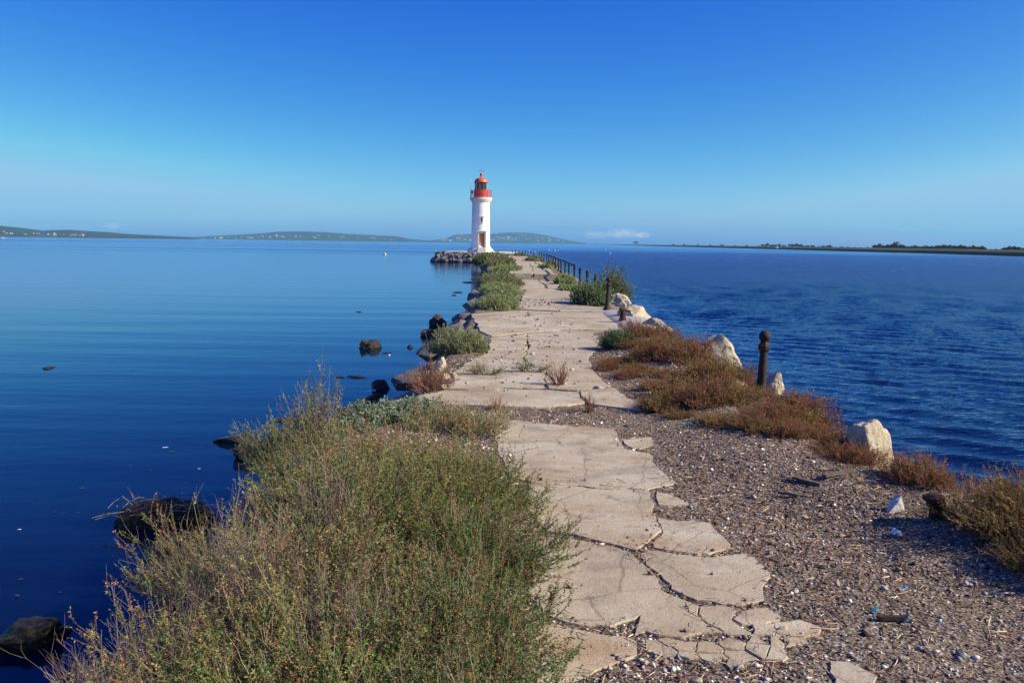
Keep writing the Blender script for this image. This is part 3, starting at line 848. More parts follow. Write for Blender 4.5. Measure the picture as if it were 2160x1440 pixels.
# near stump with cap
q = G(1973, 1124)
zb = float(H(q.x, q.y))
e = empty('capped_stump', (q.x, q.y, zb), (R_(4), R_(-7), 0)); e.scale = (.85, .85, .85); tag(e, 'short rusty iron stump with a scaly flat cap in the right foreground', 'post stump')
MB().lathe([(.052, -.1), (.05, .02), (.045, .09)], 14).build('shaft', M_RUST, e, True)
MB().lathe([(.045, .085), (.062, .10), (.066, .125), (.058, .135)], 9).build('collar', M_RUST, e)
MB().lathe([(.05, .134), (.078, .15), (.072, .175), (.03, .19)], 7, (-.012, 0, 0)).build('cap', M_RUST, e)

# ------------------------------------------------------------------ lighthouse and its platform
LH_D = 124.0
PZ = 0.30
M_WHITE = Mat('white_render', .8, .2)
v_ = M_WHITE.geo()
c_ = M_WHITE.ramp(M_WHITE.noise(1.2, 6, .65, v_), [(.3, (.74, .74, .72)), (.7, (.82, .82, .8))])
c_ = M_WHITE.mix(M_WHITE.ramp(M_WHITE.noise(1, 6, .7, M_WHITE.mapping(v_, (3.5, 3.5, .25))), [(.55, 0.0), (.72, .5)]), c_, (.5, .45, .37))
M_WHITE.color(c_); M_WHITE.bump(M_WHITE.noise(12, 5, .65, v_), .2, .01); M_WHITE = M_WHITE.m
M_STONEW = mottled('pale_dressed_stone', (.6, .55, .47), (.72, .67, .6), 3, .85, .2, .3, .01, 25)
M_RED = mottled('red_paint', (.47, .035, .025), (.58, .055, .035), 3, .45, .5, 0)
M_ORANGE = mottled('orange_dome_paint', (.56, .1, .028), (.66, .135, .035), 3, .45, .5, 0)
M_DOOR = mottled('varnished_wood', (.33, .115, .025), (.45, .17, .04), 8, .5, .4, .2, .005, 30)
M_DARKIN = mottled('dark_lantern_glass', (.012, .012, .018), (.03, .022, .03), 2, .12, .5, 0)
M_BROWN = mottled('dark_window_wood', (.08, .03, .02), (.12, .05, .03), 5, .6, .3, 0)
M_PLAT = mottled('platform_concrete', (.46, .41, .33), (.58, .53, .45), .6, .9, .2, .3, .02, 6)
# platform
pp = [(-9.6, 111.6), (-6.0, 110.4), (-2.5, 109.5), (.2, 109.8), (1.0, 113), (1.0, 136), (-2, 140), (-8.5, 140), (-10.4, 134), (-10.6, 116)]
mb = MB()
n = len(pp)
mb.add([(x, y, -1.4) for x, y in pp] + [(x, y, PZ) for x, y in pp], [tuple(range(n, 2 * n))] + [(i, (i + 1) % n, n + (i + 1) % n, n + i) for i in range(n)])
tag(mb.build('platform', M_PLAT), kind='structure')
mb = MB(); c_ = Vector((sum(p[0] for p in pp) / n, sum(p[1] for p in pp) / n))
# ring of coping stones on the platform's visible front edge
k = 0
for i in (9, 0, 1, 2):
    a_, b_ = Vector(pp[i]), Vector(pp[(i + 1) % n])
    L = (b_ - a_).length; m_ = max(1, round(L / 1.3))
    ang = math.atan2((b_ - a_).y, (b_ - a_).x)
    for j in range(m_):
        c0 = a_.lerp(b_, (j + .5) / m_)
        MB().box((c0.x, c0.y, PZ + .03 + rs.uniform(-.01, .015)), (L / m_ - .03, .5, .14), ang).build('coping_stone', M_STONEW, bpy.data.objects['platform'])
# boulders below the platform
GB = 'boulders piled below the lighthouse platform'
bl = 0
for row, (zc, off, cnt) in enumerate([(-.66, -1.3, 13), (-.25, -.8, 12), (.02, -.45, 10)]):
    for j in range(cnt):
        t = (j + rs.uniform(.2, .8)) / cnt
        x = -10.3 + t * 6.6 + (.3 if row else 0)
        y = np.interp(x, [-11.4, -9.6, -6, -2.5], [113.0, 111.2, 110.2, 109.2]) + off + rs.uniform(-.2, .2)
        w = rs.uniform(.75, 1.25)
        o = rock('boulder', 'dark and grey boulder in the riprap pile below the lighthouse platform', 'rock', (x, y, zc + rs.uniform(-.1, .1)), (w, w * .8, w * .75), M_BASALT if rs.random() < .7 else M_GREY, 100 + row * 20 + j, rs.uniform(0, 6), (rs.uniform(-.4, .4), rs.uniform(-.4, .4)), 3, GB, planes=11)
q = at(1007, 548, 100)
# lighthouse
base = at(1013.6, 530, LH_D)
lh = empty('lighthouse', (base.x, base.y, PZ)); tag(lh, 'white round lighthouse with red gallery and orange dome at the jetty end', 'lighthouse')
S = LH_D / FPX                       # metres per photo pixel at the tower
def zy(py):                          # height above platform of a photo row
    return at(1014, py, LH_D).z - PZ
zt = zy(428); zb_ = zy(521.5)
sh = MB().lathe([(1.95, -.1), (1.95, .12), (1.86, .18), (1.80, .42), (1.66, .5)], 48).build('plinth', M_STONEW, lh, True)
MB().lathe([(1.7, .5), (1.5, .62), (1.42, .78), (1.36, .95), (1.33, zb_ + .3), (1.31, zt * .5), (1.255, zt)], 64).build('tower_shaft', M_WHITE, lh, True)
zg = zy(417)
MB().lathe([(1.26, zt), (1.30, zt + .05), (1.33, zt + .12), (1.52, zt + .32), (1.55, zt + .44), (1.58, zt + .46), (1.58, zg), (1.0, zg + .02)], 48).build('gallery', M_STONEW, lh, True)
zd = zy(401.3)
MB().lathe([(1.04, zg + .02), (1.04, zd - .08), (1.07, zd - .06), (1.07, zd), (.9, zd + .01)], 40).build('drum', M_RED, lh, True)
zl = zy(384.5)
ND = 10
lant = MB().lathe([(.86, zd + .01), (.86, zl)], ND, phase=math.pi / ND * .4).build('lantern_room', M_DARKIN, lh)
M_GLASSP = Mat('lantern_pane_glass', .04, .5); M_GLASSP.color((.03, .03, .04)); M_GLASSP = M_GLASSP.m
for i in range(ND):
    a0 = 2 * math.pi * i / ND + math.pi / ND * .4; a1 = a0 + 2 * math.pi / ND
    p0 = Vector((.885 * math.cos(a0), .885 * math.sin(a0), 0)); p1 = Vector((.885 * math.cos(a1), .885 * math.sin(a1), 0))
    pm = (p0 + p1) / 2; ang = math.atan2(p1.y - p0.y, p1.x - p0.x)
    MB().box((pm.x, pm.y, (zd + zl) / 2), ((p1 - p0).length - .06, .02, zl - zd - .06), ang).build('pane', M_GLASSP, lant)
    MB().tube((p0.x * 1.015, p0.y * 1.015, zd), (p0.x * 1.015, p0.y * 1.015, zl), .03, n=6).build('mullion', M_STONEW if i % 3 == 0 else M_RED, lant)
zr = zy(374.5)
dome = [(1.02, zl - .03), (1.02, zl + .05), (.95, zl + .07)] + [(.93 * math.cos(t), zl + .09 + (zr - zl - .09) * math.sin(t)) for t in np.linspace(.05, 1.38, 9)]
roof = MB().lathe(dome, 36).build('roof', M_ORANGE, lh, True)
MB().lathe([(1.04, zl - .06), (1.06, zl - .03), (1.045, zl + .03), (.9, zl + .035)], 36).build('cornice', M_RED, roof, True)
zk = zy(368.2)
MB().lathe([(.2, zr - .06), (.13, zr + .05), (.1, zr + .15), (.14, zr + .2)] + [(max(.02, .21 * math.sin(a)), zk - .21 * math.cos(a)) for a in np.linspace(.6, 3.0, 8)], 20).build('finial_ball', M_RED, roof, True)
vane = MB()
ztop = zy(352.5); zc = zy(360.5)
vane.tube((0, 0, zk + .15), (0, 0, ztop), .035, .015, 6)
vane.build('rod', M_RED, roof)
MB().tube((-.42, 0, zc), (.42, 0, zc), .025, n=6).tube((0, -.42, zc), (0, .42, zc), .025, n=6).build('compass_arms', M_RED, roof)
MB().box((.42, 0, zc), (.1, .03, .12)).box((-.42, 0, zc), (.1, .03, .12)).build('compass_letters', M_RED, roof)
# gallery railing
rr = 1.5; zrl = zg + 1.05
NB = 28
rail_e = empty('gallery_railing'); rail_e.parent = lh
for i in range(NB):
    a = 2 * math.pi * i / NB
    MB().tube((rr * math.cos(a), rr * math.sin(a), zg), (rr * math.cos(a), rr * math.sin(a), zrl), .018, n=5).build('baluster', M_RED, rail_e)
for zz_ in (zg + .35, zg + .7, zrl):
    ring = MB()
    for i in range(NB):
        a, b = 2 * math.pi * i / NB, 2 * math.pi * (i + 1) / NB
        ring.tube((rr * math.cos(a), rr * math.sin(a), zz_), (rr * math.cos(b), rr * math.sin(b), zz_), .02, n=5)
    ring.build('rail', M_RED, rail_e)
MB().box((-1.25, -.35, zg + .72), (.26, .3, .4)).build('lamp_box', M_RED, lh)
MB().tube((-1.47, -.3, zg), (-1.47, -.3, zy(372)), .025, .012, 5).build('antenna', M_WHITE, lh)
# door, facing the jetty (-Y)
zd0, zd1 = zy(522), zy(492)
fy = -1.34
dx = .25
door = MB().box((dx, fy + .08, (zd0 + zd1) / 2), (.78, .08, zd1 - zd0)).build('door', M_DOOR, lh)
for i in range(5):
    MB().box((dx - .304 + i * .152, fy + .03, (zd0 + zd1) / 2), (.142, .03, zd1 - zd0 - .06)).build('plank', M_DOOR, door)
MB().lathe([(.03, 0), (.045, .03), (.02, .06)], 8, (dx + .28, fy, zd0 + 1)).build('knob', M_IRON, door)
MB().box((dx - .5, fy + .06, (zd0 + zd1) / 2), (.22, .42, zd1 - zd0 + .02)).build('door_jamb', M_STONEW, lh)
MB().box((dx + .5, fy + .06, (zd0 + zd1) / 2), (.22, .42, zd1 - zd0 + .02)).build('door_jamb', M_STONEW, lh)
MB().box((dx, fy + .06, zd1 + .12), (1.26, .46, .2)).build('lintel', M_STONEW, lh)
MB().box((dx, fy + .03, zd1 + .28), (1.42, .6, .1)).build('door_cornice', M_STONEW, lh)
for i in range(4):
    MB().box((dx, -1.62 - (3 - i) * .22, .0 + (zd0 / 4) * (i + .5) - .02), (1.15, .6, zd0 / 4 - .004)).build('step', M_STONEW, lh)
# window
zw = zy(464)
wn_ = MB().box((.12 + .03, -1.28, zw), (.17, .12, .58)).build('window', M_BROWN, lh)
for x in (-.19, .19):
    MB().box((.15 + x, -1.28, zw), (.15, .18, .74)).build('window_jamb', M_STONEW, wn_)
MB().box((.15, -1.29, zw + .43), (.66, .24, .12)).build('window_hood', M_STONEW, wn_)
MB().box((.15, -1.29, zw - .42), (.46, .22, .1)).build('sill', M_STONEW, wn_)

# ------------------------------------------------------------------ plants
def tubes(pts, rad, col):
    """pts (N,K,3), rad (N,K) -> 3-sided tubes"""
    N, K, _ = pts.shape
    t = np.gradient(pts, axis=1); t /= np.linalg.norm(t, axis=2, keepdims=True) + 1e-9
    ref = np.tile(np.array([.31, .87, .38]), (N, K, 1))
    u = np.cross(t, ref); u /= np.linalg.norm(u, axis=2, keepdims=True) + 1e-9
    w = np.cross(t, u)
    ring = []
    for i in range(3):
        a = 2 * np.pi * i / 3
        ring.append(pts + (u * math.cos(a) + w * math.sin(a)) * rad[..., None])
    v = np.stack(ring, 2).reshape(-1, 3)
    b = (np.arange(N)[:, None] * K + np.arange(K - 1)[None]) * 3
    f = []
    for i in range(3):
        j = (i + 1) % 3
        f.append(np.stack([b + i, b + j, b + 3 + j, b + 3 + i], -1).reshape(-1, 4))
    return v, np.concatenate(f), np.repeat(col, K * 3, axis=0)

def make_plant(seed, rx, ry, h, ntw, nbr, nlf, leaf=.012, lw=.4, pal=None, stems=None, spread=.35, shell=(.62, 1.08), stemr=.0022, brl=(.06, .16), bare=.12, flop=.0, lay=0.0, tips=0.0):
    """branching twigs ending on an uneven dome, side shoots, small leaves; returns (stem mesh, leaf mesh)"""
    g = np.random.default_rng(seed)
    K = 6
    th = g.uniform(0, 2 * np.pi, ntw); cz = g.uniform(lay, 1, ntw) ** .8
    rr_ = np.sqrt(np.clip(1 - cz * cz, 0, 1))
    lump = 1 + .6 * (vnoise(np.cos(th) * 1.6 + 5, np.sin(th) * 1.6 + cz * 2, seed) - .5)
    s_ = g.uniform(shell[0], shell[1], ntw) * lump
    T = np.stack([rr_ * np.cos(th) * rx * s_, rr_ * np.sin(th) * ry * s_, cz * h * s_ + .01], -1)
    B = np.stack([T[:, 0] * spread + g.normal(0, .12 * rx, ntw), T[:, 1] * spread + g.normal(0, .12 * ry, ntw), np.full(ntw, -.03)], -1)
    C = B * .4 + T * .6; C[:, 2] = B[:, 2] + (T[:, 2] - B[:, 2]) * (.45 + flop)
    t = np.linspace(0, 1, K)[None, :, None]
    P = (1 - t) ** 2 * B[:, None] + 2 * t * (1 - t) * C[:, None] + t * t * T[:, None]
    P = P + np.cumsum(g.normal(0, .012 * h / .5, (ntw, K, 3)), axis=1) * np.linspace(.2, 1, K)[None, :, None]
    rad = stemr * np.linspace(1.5, .55, K)[None] * g.uniform(.7, 1.4, (ntw, 1))
    stems = stems or [(1, (.2, .15, .12)), (1, (.28, .22, .18)), (.7, (.15, .1, .09))]
    scol = pick(g, ntw, stems)
    # side shoots
    M = ntw * nbr
    par = np.repeat(np.arange(ntw), nbr)
    tt = g.uniform(.3, 1.0, M); k0 = np.clip((tt * (K - 1)).astype(int), 0, K - 2); fr = tt * (K - 1) - k0
    p0 = P[par, k0] * (1 - fr)[:, None] + P[par, k0 + 1] * fr[:, None]
    tan = P[par, k0 + 1] - P[par, k0]; tan /= np.linalg.norm(tan, axis=1, keepdims=True) + 1e-9
    dirn = tan + g.normal(0, .5, (M, 3)) + np.array([0, 0, .25]); dirn /= np.linalg.norm(dirn, axis=1, keepdims=True)
    ln = g.uniform(brl[0], brl[1], M)
    K2 = 3
    t2 = np.linspace(0, 1, K2)[None, :, None]
    Q = p0[:, None] + dirn[:, None] * ln[:, None, None] * t2
    Q[:, 1:] += g.normal(0, .12, (M, K2 - 1, 3)) * ln[:, None, None] * .5
    Q[:, -1, 2] += ln * .12
    rad2 = stemr * .55 * np.linspace(1.1, .5, K2)[None] * np.ones((M, 1))
    v1, f1, c1 = tubes(P, rad, scol)
    v2, f2, c2 = tubes(Q, rad2, scol[par] * g.uniform(.8, 1.2, (M, 1)))
    sm = np_mesh('stems', np.concatenate([v1, v2]), np.concatenate([f1, f2 + len(v1)]), M_STEM, True, np.concatenate([c1, c2]))
    # leaves
    leafy = g.uniform(0, 1, ntw) > bare
    lp = np.repeat(np.arange(M), nlf)
    lp = lp[leafy[par[lp]]]
    n = len(lp)
    u = g.uniform(.05, 1.05, n); kk = np.clip((u * (K2 - 1)).astype(int), 0, K2 - 2); fu = (u * (K2 - 1) - kk)[:, None]
    lb = Q[lp, kk] * (1 - fu) + Q[lp, kk + 1] * fu
    ax = dirn[lp] * .7 + g.normal(0, .75, (n, 3)); ax /= np.linalg.norm(ax, axis=1, keepdims=True)
    sd = np.cross(ax, g.normal(0, 1, (n, 3))); sd /= np.linalg.norm(sd, axis=1, keepdims=True) + 1e-9
    nm = np.cross(ax, sd)
    L = (leaf * g.uniform(.6, 1.35, n))[:, None]
    tip = lb + ax * L
    m1 = lb + ax * L * .5 + sd * L * lw * .5 + nm * L * .08
    m2 = lb + ax * L * .5 - sd * L * lw * .5 + nm * L * .08
    V = np.stack([lb, m1, tip, m2], 1).reshape(-1, 3)
    Fc = np.arange(n * 4).reshape(-1, 4)
    tw = pick(g, ntw, pal)
    br = .55 * tw[par] + .45 * pick(g, M, pal)
    lc = br[lp] * g.uniform(.7, 1.35, (n, 1))
    if tips:
        tm_ = (tt[lp] > .82) & (g.uniform(0, 1, n) < tips)
        lc = np.where(tm_[:, None], np.array([.36, .17, .075]) * g.uniform(.6, 1.3, (n, 1)), lc)
    lm = np_mesh('foliage', V, Fc, M_LEAF, False, np.repeat(lc, 4, axis=0))
    return sm, lm
def plant(name, label, cat, x, y, meshes, rz=0.0, sc_=(1, 1, 1), group=None, z=None):
    e = empty(name, (x, y, float(H(x, y)) if z is None else z), (0, 0, rz)); e.scale = sc_
    tag(e, label, cat, group)
    obj('stems', meshes[0], e); obj('foliage', meshes[1], e)
    return e
# palettes (reflectance)
P_SHRUB = [(4, (0.134, 0.224, 0.046)), (3, (0.218, 0.289, 0.072)), (2, (0.085, 0.166, 0.039)), (2, (0.327, 0.289, 0.104)), (0.8, (0.343, 0.152, 0.068)), (0.35, (0.55, 0.138, 0.083))]
P_SHRUB_BROWN = [(3, (0.269, 0.275, 0.093)), (3, (0.338, 0.309, 0.124)), (3, (0.152, 0.227, 0.061)), (1, (0.358, 0.165, 0.076)), (0.4, (0.55, 0.138, 0.097))]
P_SHRUB_DARK = [(4, (0.08, 0.158, 0.042)), (3, (0.114, 0.198, 0.054)), (1.4, (0.205, 0.238, 0.06)), (0.8, (0.264, 0.108, 0.06)), (0.3, (0.432, 0.108, 0.072))]
P_SILVER = [(4, (0.25, 0.3, 0.2)), (3, (0.175, 0.237, 0.125)), (1, (0.338, 0.375, 0.25))]
P_PURS = [(4, (0.26, 0.33, 0.122)), (3, (0.348, 0.409, 0.166)), (1.5, (0.174, 0.244, 0.086)), (0.7, (0.418, 0.348, 0.174))]
P_PURS_OLIVE = [(4, (0.209, 0.225, 0.089)), (3, (0.29, 0.282, 0.121)), (1.5, (0.129, 0.161, 0.064)), (1.2, (0.322, 0.241, 0.129))]
P_RED = [(3, (0.3, 0.112, 0.053)), (3, (0.225, 0.135, 0.06)), (2, (0.255, 0.21, 0.068)), (1.2, (0.39, 0.09, 0.075)), (1, (0.135, 0.15, 0.045))]
P_YEL = [(3, (0.255, 0.21, 0.053)), (3, (0.3, 0.18, 0.06)), (2, (0.135, 0.15, 0.045)), (1.5, (0.36, 0.128, 0.06))]
P_GREEN = [(4, (0.088, 0.15, 0.061)), (3, (0.14, 0.211, 0.079)), (1.5, (0.229, 0.299, 0.124)), (0.5, (0.351, 0.351, 0.157))]
P_TEAL = [(3, (0.058, 0.13, 0.065)), (3, (0.085, 0.169, 0.078))]
P_DRY = [(3, (.3, .13, .06)), (2, (.22, .1, .05)), (1, (.36, .2, .1))]
DRYSTEM = [(2, (.26, .12, .07)), (2, (.32, .17, .1)), (1, (.18, .08, .05))]
GREYSTEM = [(2, (.28, .21, .14)), (2, (.38, .29, .19)), (1, (.24, .14, .11)), (1, (.17, .16, .06))]

# foreground thicket
TG = 'shrubs of the foreground thicket'
TLAB = 'wispy green and brown shrub merged into the big foreground thicket'
kw = dict(leaf=.0135, lw=.46, nbr=7, nlf=27, stems=GREYSTEM, stemr=.0016, tips=.2)
pA = make_plant(101, .62, .62, .52, 270, pal=P_SHRUB, bare=.1, **kw)
pB = make_plant(102, .62, .62, .54, 280, pal=P_SHRUB_BROWN, bare=.3, **kw)
pC = make_plant(103, .62, .62, .5, 280, pal=P_SHRUB_DARK, bare=.06, **kw)
pD = make_plant(104, .5, .5, .62, 190, pal=P_SHRUB_BROWN, bare=.5, shell=(.7, 1.15), **kw)
thick = [(-.33, 5.2, pA, .95, 0, None), (-.2, 4.3, pC, .9, 0, 'green shrub bulging onto the path at the right side of the foreground thicket'), (-.25, 3.35, pC, .9, 0, 'dark green shrub at the bottom of the picture where the thicket meets the path'),
 (-.9, 5.65, pB, .95, 0, 'straw coloured shrub forming the back of the foreground thicket'), (-.85, 4.7, pA, 1.05, 0, None), (-.85, 3.75, pB, 1.05, 0, None), (-.75, 2.85, pA, .95, 0, None), (-1.3, 5.15, pB, .8, -.1, None), (-1.38, 4.1, pD, .85, -.1, None),
 (-1.32, 3.1, pD, .9, -.08, 'twiggy half bare shrub in the bottom left corner of the thicket'), (-1.5, 6.1, pA, .62, -.08, None), (-.15, 2.55, pC, .85, 0, None), (-1.68, 4.55, pA, .55, -.2, 'small green shrub leaning over the water at the left side of the thicket'), (-.45, 5.9, pB, .6, 0, None)]
for i, (x, y, ms, s_, dz, lab) in enumerate(thick):
    plant('thicket_shrub', lab or TLAB, 'shrub', x, y, ms, rz=i * 1.7, sc_=(s_, s_, s_ * rs.uniform(.72, 1.0)), group=TG, z=dz)
pW = make_plant(107, .34, .34, .5, 110, 8, 3, pal=P_SHRUB_BROWN, bare=.8, leaf=.012, lw=.4, stems=[(2, (.27, .2, .17)), (2, (.22, .15, .14)), (1, (.34, .27, .2))], stemr=.0017, shell=(.7, 1.2))
for x, y, s_, lab in ((-.98, 4.55, 1.05, 'leafless grey purple twigs in the left middle of the thicket'), (-1.12, 3.55, 1.0, 'leafless grey twigs near the lower left of the thicket'), (-.6, 3.2, .85, 'leafless grey twigs low in the middle of the thicket'), (-1.38, 2.75, .6, 'bare branching twigs against the dark water in the lower left corner')):
    plant('bare_twigs', lab, 'shrub', x, y, pW, x * 7, (s_, s_, s_), 'bare twig clumps in the thicket', z=-.02)
pT = make_plant(105, .3, .3, .62, 120, pal=P_SHRUB_BROWN, bare=.4, leaf=.016, lw=.4, nbr=6, nlf=14, stems=GREYSTEM)
q = at(668, 880, 7.0)
plant('tall_shrub', 'tall straggly brown shrub tuft rising above the thicket beside the water', 'shrub', q.x, q.y, pT, .4, z=-.05)
q = at(590, 930, 7.4)
plant('bank_shrub', 'low dark shrub on the water bank left of the tall shrub tuft', 'shrub', q.x, q.y, make_plant(106, .45, .45, .3, 130, pal=P_SHRUB, leaf=.016, lw=.42, nbr=5, nlf=14, stems=GREYSTEM), z=-.2)
# silvery plants behind the thicket
pS = make_plant(110, .5, .3, .16, 150, pal=P_SILVER, leaf=.03, lw=.45, nbr=6, nlf=12, bare=0, brl=(.04, .1))
for px, py, s_, lab in ((770, 878, 1.0, 'silvery green leafy plant behind the thicket, nearest the water'), (860, 872, .9, 'silvery green leafy plant behind the thicket, nearest the slab corner')):
    q = G(px, py, .05); plant('silver_plant', lab, 'plant', q.x, q.y, pS, px * .1, (s_, s_, s_), 'silvery plants behind the thicket')
pU = make_plant(111, .4, .3, .18, 90, pal=P_SHRUB_BROWN, leaf=.02, lw=.35, nbr=5, nlf=9, bare=.3, stems=GREYSTEM)
for px, py, lab in ((930, 895, 'thin dry undergrowth between the silvery plants and the near slab'), (1010, 905, 'sparse dry undergrowth beside the left corner of the near slab')):
    q = G(px, py, .03); plant('dry_undergrowth', lab, 'plant', q.x, q.y, pU, px * .3, group='dry undergrowth behind the thicket')

def mound(px, pyb, width_px, pyt, label, pal, seed, depth=None, name='cushion_plant', ntw=220, leafk=.0016, z=0, cat='plant', group=None, ry=None, **k):
    """cushion plant; front foot at pixel row pyb, top at row pyt, width in photo pixels"""
    f = G(px, pyb, z); d = f.y
    rx = width_px * d / FPX / 2 * 1.15
    ryy = ry or rx * .9
    top = at(px, pyt, d + ryy * .8)
    h = max(.08, top.z - z)
    ms = make_plant(seed, rx, ryy, h, ntw, 5, 12, leaf=max(.014, leafk * d), lw=.5, pal=pal, bare=.0, brl=(.08 * min(rx, h * 2), .2 * min(rx, h * 2)), stemr=.003 + .0001 * d, spread=.6, shell=(.65, .92), **k)
    return plant(name, label, cat, f.x, d + ryy * .85, ms, 0, group=group, z=z)
GM = 'green cushion plants along the left side of the jetty'
mound(962, 750, 125, 690, 'round grey green cushion plant on the edge beside the dark holes', P_PURS, 201, group=GM, ntw=300)
mound(1050, 657, 104, 615, 'nearest of the green mounds covering the left side of the far path', P_PURS, 202, group=GM, ry=1.6, ntw=420, lay=.0)
mound(1048, 628, 96, 598, 'second green mound on the left of the far path, just behind the nearest', P_PURS, 203, group=GM, ry=2.4, ntw=380)
mound(1060, 609, 96, 580, 'third green mound on the left of the far path, beside the broken step', P_PURS_OLIVE, 204, group=GM, ry=2.8, ntw=420)
mound(1040, 594, 70, 576, 'small olive mound at the water side behind the third green mound', P_PURS_OLIVE, 205, group=GM, ry=2.5, ntw=260)
mound(1068, 578, 64, 559, 'fourth rounded mound on the left, beyond the broken step', P_PURS, 206, group=GM, ry=3.0, ntw=300)
mound(1050, 562, 72, 541, 'large olive mound on the left in front of the lighthouse', P_PURS_OLIVE, 207, group=GM, ry=5.0, ntw=420)
mound(1022, 558, 50, 537, 'dark shaded shrub on the water side below the lighthouse', P_SHRUB_DARK, 208, group=GM, ry=4.0, ntw=320)  # shade on the mounds' water side is put into the dark leaf palette
mound(1040, 549, 60, 534, 'farthest olive mound at the foot of the lighthouse platform', P_PURS_OLIVE, 209, group=GM, ry=4.5, ntw=320)
mound(1008, 556, 30, 541, 'dark scrub hanging over the water beside the boulders', P_SHRUB_DARK, 210, group=GM, ry=3, ntw=220, z=-.3)
GN_ = 'green plants along the right side of the far path'
mound(1098, 543, 30, 534.5, 'far green plant at the foot of the last thin posts', P_PURS_OLIVE, 221, group=GN_, ry=4, ntw=160)
mound(1130, 554, 36, 541, 'low green plant on the right among the thin posts', P_PURS_OLIVE, 222, group=GN_, ry=4, ntw=200)
mound(1155, 570, 30, 558, 'small rounded green plant at the foot of the railing', P_PURS, 223, group=GN_, ry=2, ntw=180)
mound(1165, 563, 26, 551, 'green tuft under the middle of the railing', P_PURS_OLIVE, 224, group=GN_, ry=2, ntw=160)
mound(1196, 601, 48, 577, 'spiky green plant below the near end of the railing', P_PURS, 225, group=GN_, ry=1.0, ntw=260)
mound(1202, 615, 46, 599, 'low pale green mat plant in front of the leafy bush', P_PURS, 226, group=GN_, ry=1.0, ntw=220)
# the leafy bush beside the leaning post
lb1 = make_plant(231, .62, .7, .55, 300, 6, 12, leaf=.045, lw=.5, pal=P_GREEN, bare=.0, brl=(.1, .25), stemr=.004)
q = G(1252, 646); e = plant('leafy_bush', 'dense dark green leafy bush left of the leaning rusty post', 'bush', q.x, q.y + .7, lb1)
lb2 = make_plant(232, .55, .6, .95, 170, 6, 11, leaf=.045, lw=.5, pal=P_GREEN + [(1.5, (.15, .18, .07))], bare=.05, brl=(.12, .3), stemr=.005, shell=(.6, 1.2))
q = G(1300, 638); plant('leafy_bush', 'taller loose green bush with upright sprays right of the leaning rusty post', 'bush', q.x - .02, q.y + .4, lb2)

# right bank: small red, yellow and green plants
def low(seed, pal, rx, h, ntw, leaf=.018, bare=.15, **k):
    return make_plant(seed, rx, rx, h, int(ntw * 1.5), 6, 11, leaf=leaf, lw=.45, pal=pal, stems=DRYSTEM, bare=bare, brl=(.04, .14), stemr=.002, shell=(.5, 1.3), **k)
lr1, lr2 = low(301, P_RED, .34, .24, 130), low(302, P_RED, .3, .3, 110, bare=.3)
ly1, ly2 = low(303, P_YEL, .34, .2, 130), low(304, P_YEL, .3, .14, 110)
GRB = 'low red and yellow plants on the right bank'
RP = [
 (1395, 712, lr2, 1.2, 'red brown plant in front of the smooth grey concrete hump'), (1350, 716, lr1, 1.0, 'rusty plant right behind the small teal green plant'),
 (1345, 740, ly1, 1.0, 'yellow green plant just right of the small teal green plant'), (1410, 745, ly1, 1.15, 'yellow green plant in the middle of the right bank slope'),
 (1448, 728, lr2, 1.0, 'red brown plant left of the pitted white boulder'), (1380, 765, lr1, 1.0, 'orange brown plant lowest on the slope below the teal green plant'),
 (1460, 775, lr1, 1.1, 'rust red plant in front of the pitted white boulder'), (1530, 795, lr1, 1.1, 'rust red plant between the pitted boulder and the tall post'),
 (1575, 805, lr2, 1.0, 'reddish twiggy plant touching the left of the tall rusty post'), (1500, 815, ly1, 1.0, 'yellowish plant left of the tall rusty post'),
 (1440, 838, ly2, 1.1, 'low green yellow plant near the right corner of the far slab'), (1390, 858, ly2, .9, 'small green plant at the right corner of the far slab'),
 (1500, 862, lr1, .95, 'crimson low plant below left of the tall rusty post'), (1555, 862, ly2, .9, 'low olive plant at the foot of the tall rusty post'),
 (1660, 862, lr1, 1.1, 'red plant just right of the tall rusty post'), (1705, 862, lr2, 1.15, 'reddish plant leaning over the water right of the tall post'),
 (1735, 885, lr2, .9, 'wispy purple red plant on the water edge right of the tall post'), (1680, 895, ly1, .8, 'yellow green tuft in front of the red plants right of the post'),
 (1620, 900, lr1, .7, 'small crimson plant on the litter below the tall rusty post'), (1745, 940, lr1, .8, 'brownish red plant left of the upright cream block'),
 (1790, 985, lr1, .6, 'small red brown plant at the foot of the upright cream block'), (1330, 795, lr1, .55, 'small dry plant on the edge of the litter beside the far slab'),
 (1300, 762, ly2, .6, 'small yellow tuft at the path edge below the teal plant'), (1560, 735, lr2, .7, 'wispy red plant behind the pitted white boulder')]
for i, (px, py, ms, s_, lab) in enumerate(RP):
    q = G(px, py, .04); plant('bank_plant', lab, 'plant', q.x, q.y, ms, i * 2.1, (s_, s_ * rs.uniform(.8, 1.2), s_ * rs.uniform(.6, 1.0)), GRB)
MAT = [(1285, 775), (1352, 785), (1432, 762), (1370, 820), (1460, 850), (1585, 845), (1500, 765), (1640, 885), (1765, 965), (1335, 765), (1480, 800), (1580, 915), (1660, 935), (1430, 880), (1520, 900), (1318, 790), (1405, 800), (1540, 838), (1552, 775), (1715, 915), (1440, 815), (1610, 925), (1380, 745), (1480, 735), (1420, 715)]
for i, (px, py) in enumerate(MAT):
    q = G(px, py, .04); s_ = rs.uniform(.5, .95)
    plant('mat_plant', 'small low plant in the red and olive mat covering the right bank', 'plant', q.x, q.y, (lr1, ly2, ly1, lr2)[i % 4], i * 1.9, (s_, s_ * rs.uniform(.7, 1.1), s_ * rs.uniform(.4, .85)), 'mat of small plants on the right bank')
